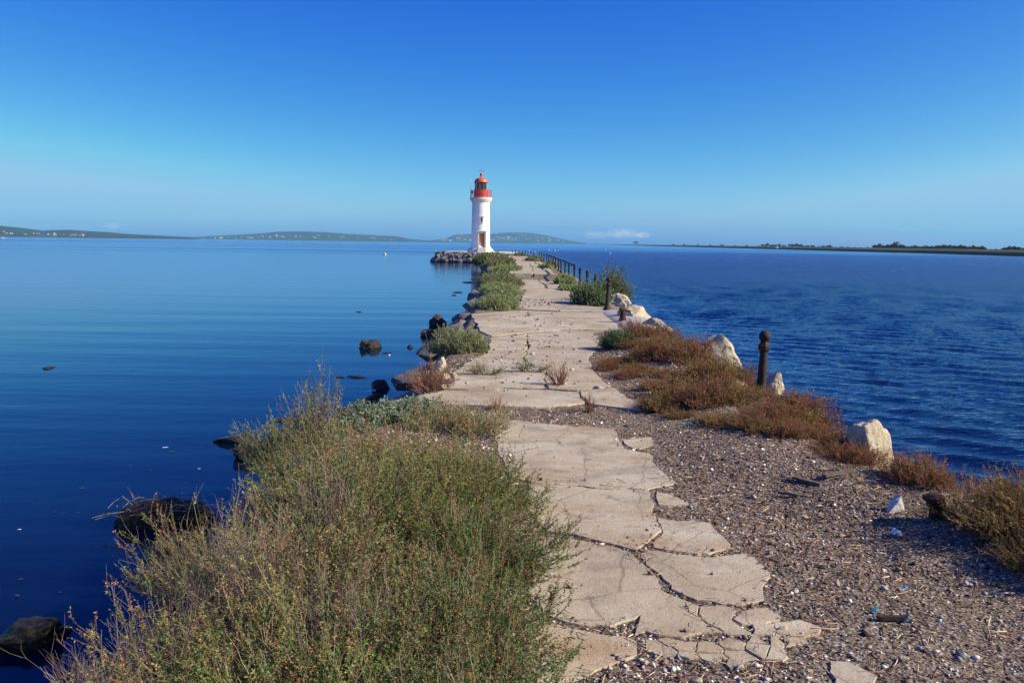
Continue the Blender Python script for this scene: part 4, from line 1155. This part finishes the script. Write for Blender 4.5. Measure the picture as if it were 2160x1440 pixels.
q = G(1304, 740, .02); plant('teal_plant', 'small dense teal green plant at the right edge of the path', 'plant', q.x, q.y + .15, low(310, P_TEAL, .24, .22, 150, .025, 0), 0)
# right-hand corner bush
lc1 = make_plant(320, .5, .5, .42, 320, 7, 20, leaf=.0145, lw=.42, pal=P_YEL + [(2, (.08, .1, .03))], stems=DRYSTEM, bare=.08)
for x, y, s_, lab in ((2.98, 4.72, 1.05, 'yellow and rust coloured shrub in the right corner beside the capped stump'), (3.3, 5.35, .95, 'yellow green shrub leaning over the water at the right edge of the picture'), (2.78, 4.25, .55, 'low straggling green and red shrub below the capped stump')):
    plant('corner_shrub', lab, 'shrub', x, y, lc1, x * 3, (s_, s_, s_ * .68), 'shrubs in the right corner')
for px, py, s_, lab in ((1955, 1050, .6, 'small dark red plant on the bank behind the capped stump'), (1905, 1035, .5, 'tiny brown plant on the bank edge right of the cream block')):
    q = G(px, py); plant('bank_plant', lab, 'plant', q.x, q.y, lr1, px, (s_, s_, s_), GRB)
# dry plants
dry = make_plant(330, .3, .25, .3, 90, 5, 4, leaf=.02, lw=.3, pal=P_DRY, stems=DRYSTEM, bare=.2, stemr=.003)
q = G(905, 822); plant('dry_plant', 'rusty brown dry plant growing between the grey edge stones and the slab', 'plant', q.x, q.y, dry)
tw = make_plant(331, .17, .12, .2, 34, 3, 2, leaf=.02, lw=.3, pal=P_DRY, stems=DRYSTEM, bare=.3, stemr=.004)
q = G(1180, 815); plant('dry_sprig', 'dry orange sprig lying on the concrete in the middle of the path', 'plant', q.x, q.y, tw, z=.05)
q = G(1050, 862); plant('dry_sprig', 'low brown sprig at the front edge of the far slab', 'plant', q.x, q.y, tw, 1.2, (.9, .6, .45), z=.02)
q = G(1243, 868); plant('dry_sprig', 'brown sprig growing in the crack at the front of the far slab', 'plant', q.x, q.y, tw, 2.2, (.5, .5, .8), z=.0)
pG = make_plant(340, .25, .06, .05, 40, 4, 6, leaf=.02, lw=.3, pal=P_PURS, bare=0)
for px, py, lab in ((1022, 793, 'thin strip of green weeds in a crack of the far slab, left one'), (1120, 787, 'thin strip of green weeds in a crack of the far slab, right one')):
    q = G(px, py); plant('crack_weed', lab, 'plant', q.x, q.y, pG, z=.045)

# ------------------------------------------------------------------ washed-up reed log, boards, scraps
M_WOODG = mottled('grey_driftwood', (.1, .075, .06), (.2, .16, .13), 9, .9, .15, .5, .005, 60)
M_WOODD = mottled('dark_driftwood', (.03, .022, .018), (.06, .045, .035), 9, .9, .15, .5, .005, 60)
M_BLUE = mottled('blue_plastic', (.05, .33, .75), (.08, .42, .85), 5, .4, .5, 0)
M_PAPER = mottled('white_plastic', (.75, .78, .8), (.85, .87, .88), 5, .5, .4, 0)
M_TEALP = mottled('teal_plastic', (.02, .3, .45), (.03, .38, .55), 5, .4, .5, 0)
q = G(345, 1105, WATER)
e = empty('weed_pile', (q.x, q.y, WATER)); tag(e, 'dark clump of rotting reeds and straw at the waterline left of the thicket', 'debris')
o = obj('clump', rock_mesh(77, .45, .24, .22, M_DARK, 4, 4, .2), e)
g = np.random.default_rng(5); n = 110
pts = np.zeros((n, 3, 3)); c0 = g.uniform([-.4, -.22, .12], [.4, .2, .24], (n, 3)); dv = g.normal(0, 1, (n, 3)) * [.06, .05, .02]
pts[:, 0] = c0 - dv; pts[:, 1] = c0 + [0, 0, .01]; pts[:, 2] = c0 + dv
v, f, c = tubes(pts, np.full((n, 3), .003), pick(g, n, [(3, (.12, .09, .05)), (2, (.3, .25, .14)), (1, (.5, .42, .25))]))
o = obj('straw', np_mesh('straw', v, f, M_STEM, False, c), e); o['kind'] = 'stuff'
BRD = [(1768, 1032, .3, .045, M_WOODG, 'short grey driftwood board on the litter right of the near slabs', .5), (1700, 1038, .22, .03, M_WOODG, 'narrow pale driftwood splinter left of the driftwood board', -.9), (1882, 1310, .14, .02, M_WOODD, 'dark stick lying on the litter in the lower right', .05), (1672, 1055, .2, .03, M_WOODG, 'bleached driftwood splinter on the litter beside the near slab', -.6)]
for px, py, l, w, m_, lab, rz in BRD:
    q = G(px, py); z = float(H(q.x, q.y)) + .018
    mb = MB()
    pr = []
    for i in range(7):
        t = i / 6 - .5; k = 1 - .5 * abs(t) ** 2 * 2 * rs.uniform(.6, 1)
        pr.append((t * l, w / 2 * k + rs.uniform(-.1, .1) * w, rs.uniform(-.004, .004)))
    for tx, ww, dz in pr:
        for sy, sz in ((-1, -1), (1, -1), (1, 1), (-1, 1)): mb.v.append((tx, sy * ww, dz + sz * .009))
    for i in range(6):
        for j in range(4):
            mb.f.append((i * 4 + j, i * 4 + (j + 1) % 4, i * 4 + 4 + (j + 1) % 4, i * 4 + 4 + j))
    mb.f += [(3, 2, 1, 0), (24, 25, 26, 27)]
    o = mb.build('driftwood', m_); o.location = (q.x, q.y, z); o.rotation_euler = (0, 0, rz)
    tag(o, lab, 'driftwood')
def scrap(name, label, px, py, sx, sy, m_, rz=0., z=None, fold=.3, cat='litter'):
    q = G(px, py, 0 if z is None else z); z0 = (float(H(q.x, q.y)) + .02) if z is None else z
    mb = MB(); t = .002
    rows = [(-sx / 2, 0), (-sx * .1, sx * fold), (sx * .2, sx * .05), (sx / 2, sx * fold * .7)]
    for x, zz_ in rows:
        for yy_, dz in ((-sy / 2, -t), (sy / 2, -t), (sy / 2 * 1.05, t), (-sy / 2 * .9, t)): mb.v.append((x, yy_, zz_ + dz))
    for i in range(3):
        for j in range(4): mb.f.append((i * 4 + j, i * 4 + (j + 1) % 4, i * 4 + 4 + (j + 1) % 4, i * 4 + 4 + j))
    mb.f += [(3, 2, 1, 0), (12, 13, 14, 15)]
    o = mb.build(name, m_); o.location = (q.x, q.y, z0); o.rotation_euler = (0, 0, rz)
    return tag(o, label, cat)
scrap('paper_scrap', 'folded white scrap on the litter below the pointed white stone', 1889, 1141, .05, .04, M_PAPER, .2)
scrap('plastic_scrap', 'tiny bright blue plastic scrap in the litter above the dark stick', 1845, 1296, .028, .02, M_TEALP, .8)
scrap('plastic_scrap', 'tiny teal plastic scrap in the litter right of the dark stick', 1912, 1315, .02, .018, M_TEALP, .1)
scrap('plastic_scrap', 'tiny blue plastic scrap in the litter between the stump and the dark stick', 1908, 1247, .02, .016, M_BLUE, .5)
scrap('blue_board', 'bright blue plastic strip at the waterline behind the silvery plants', 706, 850, .2, .05, M_BLUE, .1, WATER + .02, .03)
scrap('pale_board', 'pale blue foam strip on the black rock behind the silvery plants', 783, 824, .14, .05, M_PAPER, .3, WATER + .22, .03)
q = G(617, 887, WATER)
o = MB().tube((-.25, -.02, 0), (.25, .02, .01), .025, .015, 7).build('floating_stick', M_WOODD); o.location = (q.x, q.y, WATER + .01); tag(o, 'brown stick floating in the water left of the tall shrub tuft', 'stick')

# floating weed and foam
GWD = 'dark weed tufts floating left of the jetty'
for px, py, w, lab, sd in ((965, 617, 0.5, 'dark weed patch floating left of the long green mound', 1), (958, 623, .3, 'thin dark weed streak just below the weed patch beside the green mound', 2), (987, 596, .6, 'dark weed patch floating in the lighthouse reflection', 3), (997, 590, .4, 'small dark weed streak just above the patch in the reflection', 4),
                           (717, 795, .22, 'left one of two dark weed tufts floating off the rusty plant', 5), (752, 795, .3, 'right one of two dark weed tufts floating off the rusty plant', 6), (816, 745, .2, 'small weed tuft floating near the farthest water rock', 7), (105, 776, .3, 'lone weed tuft floating at the far left of the water', 8), (757, 658, .2, 'tiny weed speck floating in the middle of the left water', 9)):
    q = G(px, py, WATER)
    o = rock('floating_weed', lab, 'seaweed', (q.x, q.y, WATER), (w, w * .6, w * .16), M_DARK, 400 + sd, sd, (0, 0), 3, GWD, planes=2, rough=.35)
GF = 'pale foam flecks on the near left water'
for i, (px, py, w) in enumerate(((348, 944, .12), (362, 953, .15), (420, 989, .05), (392, 1020, .06), (318, 992, .08), (275, 983, .06), (172, 1030, .1), (115, 1080, .08), (135, 1083, .07), (165, 1081, .07), (70, 1063, .05), (41, 1117, .06), (42, 1222, .08), (35, 1257, .09), (125, 1250, .05))):
    q = G(px, py, WATER); r0 = random.Random(i)
    vs = [(0, 0, .004)]; m_ = 9
    for j in range(m_):
        a = 2 * math.pi * j / m_; rr0 = w * .36 * r0.uniform(.4, 1.1); vs.append((rr0 * math.cos(a), rr0 * .5 * math.sin(a), .002))
    mb = MB().add(vs, [(0, 1 + j, 1 + (j + 1) % m_) for j in range(m_)])
    o = mb.build('foam_fleck', M_PAPER if i in (0, 2, 11) else M_LIMEB); o.location = (q.x, q.y, WATER + .004); o.rotation_euler = (0, 0, r0.uniform(-.4, .4))
    tag(o, 'pale scrap of foam drifting on the dark water left of the thicket', 'foam', GF)
q = G(821, 750, WATER); o = rock('floating_scrap', 'tiny white scrap floating near the farthest water rock', 'litter', (q.x, q.y, WATER + .01), (.05, .05, .04), M_PAPER, 91, 0, (0, 0), 2)

# ------------------------------------------------------------------ things out on the lagoon
M_YEL = mottled('yellow_buoy_plastic', (.7, .5, .04), (.78, .58, .06), 3, .5, .4, 0)
M_GULL = mottled('white_feathers', (.78, .78, .78), (.85, .85, .85), 8, .8, .2, 0)
q = G(812, 537.5, WATER); e = empty('buoy', (q.x, q.y, WATER)); tag(e, 'yellow round buoy floating on the calm water left of the lighthouse', 'buoy'); e.scale = (.75, .75, .75)
MB().lathe([(.02, -.25), (.3, -.1), (.36, .1), (.3, .3), (.12, .42), (.05, .44)], 18).build('float', M_YEL, e, True)
MB().lathe([(.05, .43), (.05, .6), (.09, .62), (.09, .66), (.02, .68)], 10).build('top_knob', M_YEL, e, True)
for i, (px, py) in enumerate(((1116, 529), (1128, 531), (1136, 530), (1158, 528), (1163, 531), (1171, 530), (1178, 529), (1278, 527), (1288, 534.5), (1183, 523))):
    q = G(px, py, WATER)
    e = empty('gull', (q.x, q.y, WATER + .02), (0, 0, i * 1.3)); e.scale = (1.2, 1.2, 1.2)
    tag(e, 'white gull resting on the water right of the lighthouse', 'gull', 'gulls resting on the water beyond the posts')
    MB().lathe([(.01, -.26), (.05, -.2), (.09, -.08), (.095, .05), (.07, .14), (.03, .19)], 10).build('body', M_GULL, e, True).rotation_euler = (0, R_(82), 0)
    MB().lathe([(.03, .0), (.032, .1), (.045, .14), (.045, .18), (.02, .21)], 8, (.15, 0, .0)).build('head', M_GULL, e, True)
for i, (px, pt, pb, lab) in enumerate(((1303, 521, 534, 'thin stake standing in the water right of the gulls'), (1059, 518, 527, 'left thin stake in the water just right of the lighthouse'), (1067, 517, 527, 'right thin stake in the water just right of the lighthouse'), (1348, 524, 533, 'faint thin stake farthest right in the water'))):
    q = G(px, pb, WATER); h = (pb - pt) * q.y / FPX
    mb = MB().tube((0, 0, -.5), (.03 * h, 0, h * .6), .05, .045, 6).tube((.03 * h, 0, h * .6), (.02 * h, 0, h), .045, .035, 6)
    o = mb.build('water_stake', M_WOODG); o.location = (q.x, q.y, WATER); tag(o, lab, 'stake')
# low white boat at the left edge
q = G(6, 503, WATER)
e = empty('motor_boat', (q.x, q.y, WATER)); tag(e, 'small white boat under the hills at the far left edge', 'boat')
k_ = q.y / FPX
mb = MB(); hl = 5 * k_
for x, w, z in ((-hl, .8, .9), (-hl * .3, 1.1, .9), (hl * .5, .9, 1.0), (hl, .05, 1.3)):
    for yy_, zz_ in ((-w, z * k_ * .8), (w, z * k_ * .8), (w * .6, -.2), (-w * .6, -.2)): mb.v.append((x, yy_, zz_))
for i in range(3):
    for j in range(4): mb.f.append((i * 4 + j, i * 4 + (j + 1) % 4, i * 4 + 4 + (j + 1) % 4, i * 4 + 4 + j))
mb.f += [(3, 2, 1, 0), (12, 13, 14, 15)]
mb.build('hull', M_PAPER, e)
MB().box((-hl * .2, 0, 1.3 * k_), (hl * .7, 1.2, 1.2 * k_), 0, .8).build('cabin', M_PAPER, e)

# ------------------------------------------------------------------ far shores
M_HILL = Mat('garrigue_hill', .95, .1)
v_ = M_HILL.geo()
hc = M_HILL.ramp(M_HILL.noise(.012, 8, .7, v_), [(.35, (.02, .03, .018)), (.55, (.045, .05, .03)), (.72, (.1, .095, .07))])
M_HILL.color(hc); M_HILL = M_HILL.m
def hor(px): return 512.3 + .0135 * (px - 1080)
HOUSES = []
def hill(name, prof, d0, d1, shore_py=None, seed=0):
    pxs = np.array([p[0] for p in prof], float); pys = np.array([p[1] for p in prof], float)
    n = 160
    px = np.linspace(pxs[0], pxs[-1], n); py = np.interp(px, pxs, pys)
    rows = 18
    vs = []; z_of = []
    for j in range(rows):
        t = j / (rows - 1)
        d = d0 + (d1 - d0) * t * 1.5
        for i in range(n):
            hz = at(px[i], py[i], d1).z + .8
            k = math.sin(min(1, t * 1.5) * math.pi / 2) ** .8 if t <= .667 else math.cos((t - .667) * 3 * math.pi / 2) ** .7 if t < .999 else 0
            x = (px[i] - 1080) / FPX * d1 * (1 + .0 * t)
            nz = 1 + .22 * fbm(np.array(x * .006 + seed), np.array(d * .006), seed, 4)
            edge = min(1, i / 5, (n - 1 - i) / 5)
            z = WATER - 1.0 + (hz - WATER + 1.0) * k * (float(nz) if k < .98 else 1.0 + .04 * float(nz - 1) / .2) * edge
            vs.append((x * d / d1, d, z))
    fs = [(j * n + i, j * n + i + 1, (j + 1) * n + i + 1, (j + 1) * n + i) for j in range(rows - 1) for i in range(n - 1)]
    me = bpy.data.meshes.new(name); me.from_pydata(vs, [], fs); me.materials.append(M_HILL)
    me.polygons.foreach_set('use_smooth', np.ones(len(me.polygons), dtype=bool))
    o = obj(name, me); tag(o, kind='structure')
    return np.array(vs).reshape(rows, n, 3), px
hl1 = hill('hill', [(-260, 474), (-120, 473), (-40, 475), (8, 477), (20, 478), (50, 481), (95, 487), (115, 486), (150, 486), (180, 488), (230, 490), (270, 494), (330, 497), (390, 500), (425, 502)], 2600, 3300, seed=1)
hl2 = hill('hill', [(300, 502), (420, 500), (450, 498), (510, 495), (560, 492), (580, 489.5), (620, 488.5), (690, 490), (730, 493.5), (800, 497), (830, 498), (845, 500), (862, 504), (900, 507.5), (960, 509)], 4700, 5600, seed=2)
hl3 = hill('hill', [(880, 510), (915, 506.5), (935, 504), (960, 494.5), (985, 494), (1000, 494), (1035, 493.5), (1060, 491), (1090, 490), (1115, 491.5), (1140, 495), (1170, 501), (1195, 507), (1215, 511), (1240, 513)], 6200, 7000, seed=3)
# houses on the hill flanks: one house mesh, many copies
M_HW = mottled('pale_house_wall', (.5, .44, .38), (.62, .57, .52), .05, .9, .2, 0)
M_HR = mottled('tile_roof', (.36, .17, .1), (.45, .24, .15), .05, .9, .2, 0)
hw = MB().box((0, 0, 3), (11, 9, 6)).mesh('wall', M_HW)
hr = MB().add([(-5.8, -4.9, 6.0), (5.8, -4.9, 6.0), (5.8, 4.9, 6.0), (-5.8, 4.9, 6.0), (-5.8, 0, 8.2), (5.8, 0, 8.2)], [(0, 1, 5, 4), (2, 3, 4, 5), (1, 2, 5), (3, 0, 4), (3, 2, 1, 0)]).mesh('roof', M_HR)
def houses(grid, cnt, rmin, rmax, i0, i1, label, group, sz, rnd):
    rows, n, _ = grid.shape
    for k in range(cnt):
        j = rnd.uniform(rmin, rmax); i = rnd.uniform(i0, i1) * (n - 1)
        a, b = int(j), int(i)
        p = grid[a, b] * (1 - (j - a)) + grid[min(a + 1, rows - 1), b] * (j - a)
        e = empty('hillside_house', (p[0] + rnd.uniform(-15, 15), p[1], max(p[2], WATER) - .6), (0, 0, rnd.uniform(-.6, .6)))
        s_ = sz * rnd.uniform(.6, 1.2); e.scale = (s_ * rnd.uniform(.9, 2.2), s_, s_)
        tag(e, label, 'house', group)
        obj('wall', hw, e); obj('roof', hr, e)
rh = random.Random(12)
houses(hl1[0], 26, 1.2, 3.2, .33, .67, 'tiny pale house on the shore below the left hill', 'houses below the left hill', .42, rh)
houses(hl2[0], 34, 1.2, 3.0, .2, .85, 'tiny pale house on the shore below the middle hill', 'houses below the middle hill', .8, rh)
houses(hl3[0], 45, 1.0, 3.0, .12, .9, 'tiny pale house at the foot of the rounded hill behind the lighthouse', 'houses below the rounded hill', 1.0, rh)
houses(hl3[0], 48, 3.0, 11.0, .22, .8, 'tiny pale house scattered high on the rounded hill behind the lighthouse', 'houses scattered on the rounded hill', .6, rh)

# low land spit on the right
M_SPIT = mottled('marsh_shore', (.035, .032, .02), (.085, .08, .04), .05, .95, .1, 0, c2=(.05, .06, .025))
sp = [(1170, 513.9), (1200, 514.6), (1300, 516.6), (1380, 519), (1480, 521.6), (1580, 524.2), (1780, 529.8), (1960, 534.5), (2160, 541), (2400, 550), (2900, 572)]
spx = np.linspace(1170, 2900, 240); spy = np.interp(spx, [p[0] for p in sp], [p[1] for p in sp])
front = [G(a, b, WATER) for a, b in zip(spx, spy)]
vs = []; prof = [(0, -1.2, 0), (.004, .25, .06), (.02, .6, .2), (.08, 1.3, .25), (.2, 1.72, .25), (.5, 1.72, .2), (1.0, -1.2, 0)]
for a, (t, z, nz) in enumerate(prof):
    for i, p in enumerate(front):
        depth = 60 + .25 * p.y
        r = Vector((p.x, p.y)).normalized()
        zz_ = z + nz * float(fbm(p.x * .05, p.y * .05 + t * 9, 40, 4)) * 1.6
        s_ = 1 + t * depth / Vector((p.x, p.y)).length
        vs.append((p.x * s_, p.y * s_, WATER + .85 + zz_ if z > 0 else WATER - .6))
n = len(front)
fs = [(j * n + i, j * n + i + 1, (j + 1) * n + i + 1, (j + 1) * n + i) for j in range(len(prof) - 1) for i in range(n - 1)]
me = bpy.data.meshes.new('far_shore'); me.from_pydata(vs, [], fs); me.materials.append(M_SPIT)
me.polygons.foreach_set('use_smooth', np.ones(len(me.polygons), dtype=bool))
tag(obj('far_shore', me), kind='structure')
# tamarisk trees on the spit: three crowns shared by all
M_BARK = mottled('tamarisk_bark', (.05, .04, .03), (.09, .07, .055), 3, .9, .1, 0)
def tree_meshes(seed):
    r = random.Random(seed); g = np.random.default_rng(seed)
    mb = MB().tube((0, 0, -.3), (.05, 0, .8), .12, .09, 6)
    for i in range(6):
        a = r.uniform(0, 6.28); mb.tube((.05, 0, .7), (.05 + math.cos(a) * .9, math.sin(a) * .9, r.uniform(1.2, 1.9)), .07, .03, 5)
    tm = mb.mesh('trunk', M_BARK)
    cl = []
    for i in range(26):
        a = r.uniform(0, 6.28); q = r.uniform(0, 1) ** .5
        cl.append((math.cos(a) * q * 1.5, math.sin(a) * q * 1.3, r.uniform(.7, 1.1) + (1 - q * .8) * r.uniform(.5, 1.3), r.uniform(.25, .5)))
    n = 2600
    ci = np.array(cl)[g.integers(0, len(cl), n)]
    d = g.normal(0, 1, (n, 3)); d /= np.linalg.norm(d, axis=1, keepdims=True)
    c0 = ci[:, :3] + d * ci[:, 3:4] * g.uniform(.5, 1.05, (n, 1))
    u = g.normal(0, 1, (n, 3)); u /= np.linalg.norm(u, axis=1, keepdims=True); w = np.cross(u, g.normal(0, 1, (n, 3))); w /= np.linalg.norm(w, axis=1, keepdims=True)
    s_ = g.uniform(.06, .13, (n, 1))
    V = np.stack([c0 - u * s_, c0 + w * s_ * .6, c0 + u * s_, c0 - w * s_ * .6], 1).reshape(-1, 3)
    col = pick(g, n, [(3, (.035, .05, .02)), (2, (.05, .07, .028)), (1, (.07, .08, .035))])
    return tm, np_mesh('crown', V, np.arange(n * 4).reshape(-1, 4), M_LEAF, False, np.repeat(col, 4, axis=0))
TM = [tree_meshes(500 + i) for i in range(3)]
rt = random.Random(21)
TREES = [(x, 1.0) for x in range(1852, 1905, 6)] + [(1890, 1.4), (1893, 1.5)] + [(x, .85) for x in range(1905, 1985, 7)] + [(x, 1.15) for x in range(1986, 2090, 7)] + [(x, .6) for x in range(2090, 2130, 10)] + [(x, 1.1) for x in range(2132, 2165, 7)] \
    + [(x, .45) for x in range(1765, 1850, 14)] + [(x, .5 + .35 * rt.random()) for x in range(1610, 1760, 12)] + [(x, .4) for x in range(1420, 1610, 26)] + [(x, 1.0) for x in range(2175, 2700, 22)] + [(1341, .8)]
for i, (px, k) in enumerate(TREES):
    py = np.interp(px, [p[0] for p in sp], [p[1] for p in sp]) - .6
    f = G(px + rt.uniform(-2, 2), py, WATER); s_ = 1 + rt.uniform(.04, .12)
    x, y = f.x * s_, f.y * s_ + 4
    sc0 = k * (11.0 / 2.3) * y / FPX * rt.uniform(.85, 1.15)
    e = empty('tamarisk_tree', (x, y, WATER + 1.3), (0, 0, rt.uniform(0, 6))); e.scale = (sc0 * rt.uniform(1.0, 1.3), sc0 * 1.1, sc0)
    tag(e, 'small dark tree in the low tree line on the far right shore' if px > 1840 else 'tiny bush like tree on the thin far shore strip', 'tree', 'trees along the far right shore' if px > 1840 else 'bushes along the thin far shore')
    m_ = TM[i % 3]
    obj('trunk', m_[0], e); obj('crown', m_[1], e)
q = G(1648, 526.5, WATER); k_ = q.y / FPX
e = empty('shore_hut', (q.x, q.y + 12, WATER + 1.2)); tag(e, 'tiny white hut on the far shore strip right of the lighthouse', 'hut')
MB().box((0, 0, 1.2 * k_), (4 * k_, 3, 4 * k_)).build('wall', M_PAPER, e)
MB().add([(-2.4 * k_, -1.8, 3.2 * k_), (2.4 * k_, -1.8, 3.2 * k_), (2.4 * k_, 1.8, 3.2 * k_), (-2.4 * k_, 1.8, 3.2 * k_), (-2.4 * k_, 0, 4.4 * k_), (2.4 * k_, 0, 4.4 * k_)], [(0, 1, 5, 4), (2, 3, 4, 5), (1, 2, 5), (3, 0, 4), (3, 2, 1, 0)]).build('roof', M_HR, e)

# ------------------------------------------------------------------ haze: a closed box of air round everything
hb = MB().box((0, 4000, 79), (17960, 9960, 168))
hm = bpy.data.materials.new('haze_air'); hm.use_nodes = True
hn = hm.node_tree; hn.nodes.clear()
ho = hn.nodes.new('ShaderNodeOutputMaterial'); hv = hn.nodes.new('ShaderNodeVolumePrincipled')
hv.inputs['Color'].default_value = (.27, .70, 1.0, 1)
hv.inputs['Density'].default_value = 1.1e-4
hv.inputs['Anisotropy'].default_value = 0.0
hn.links.new(hv.outputs[0], ho.inputs['Volume'])
tag(hb.build('haze', hm), kind='stuff')
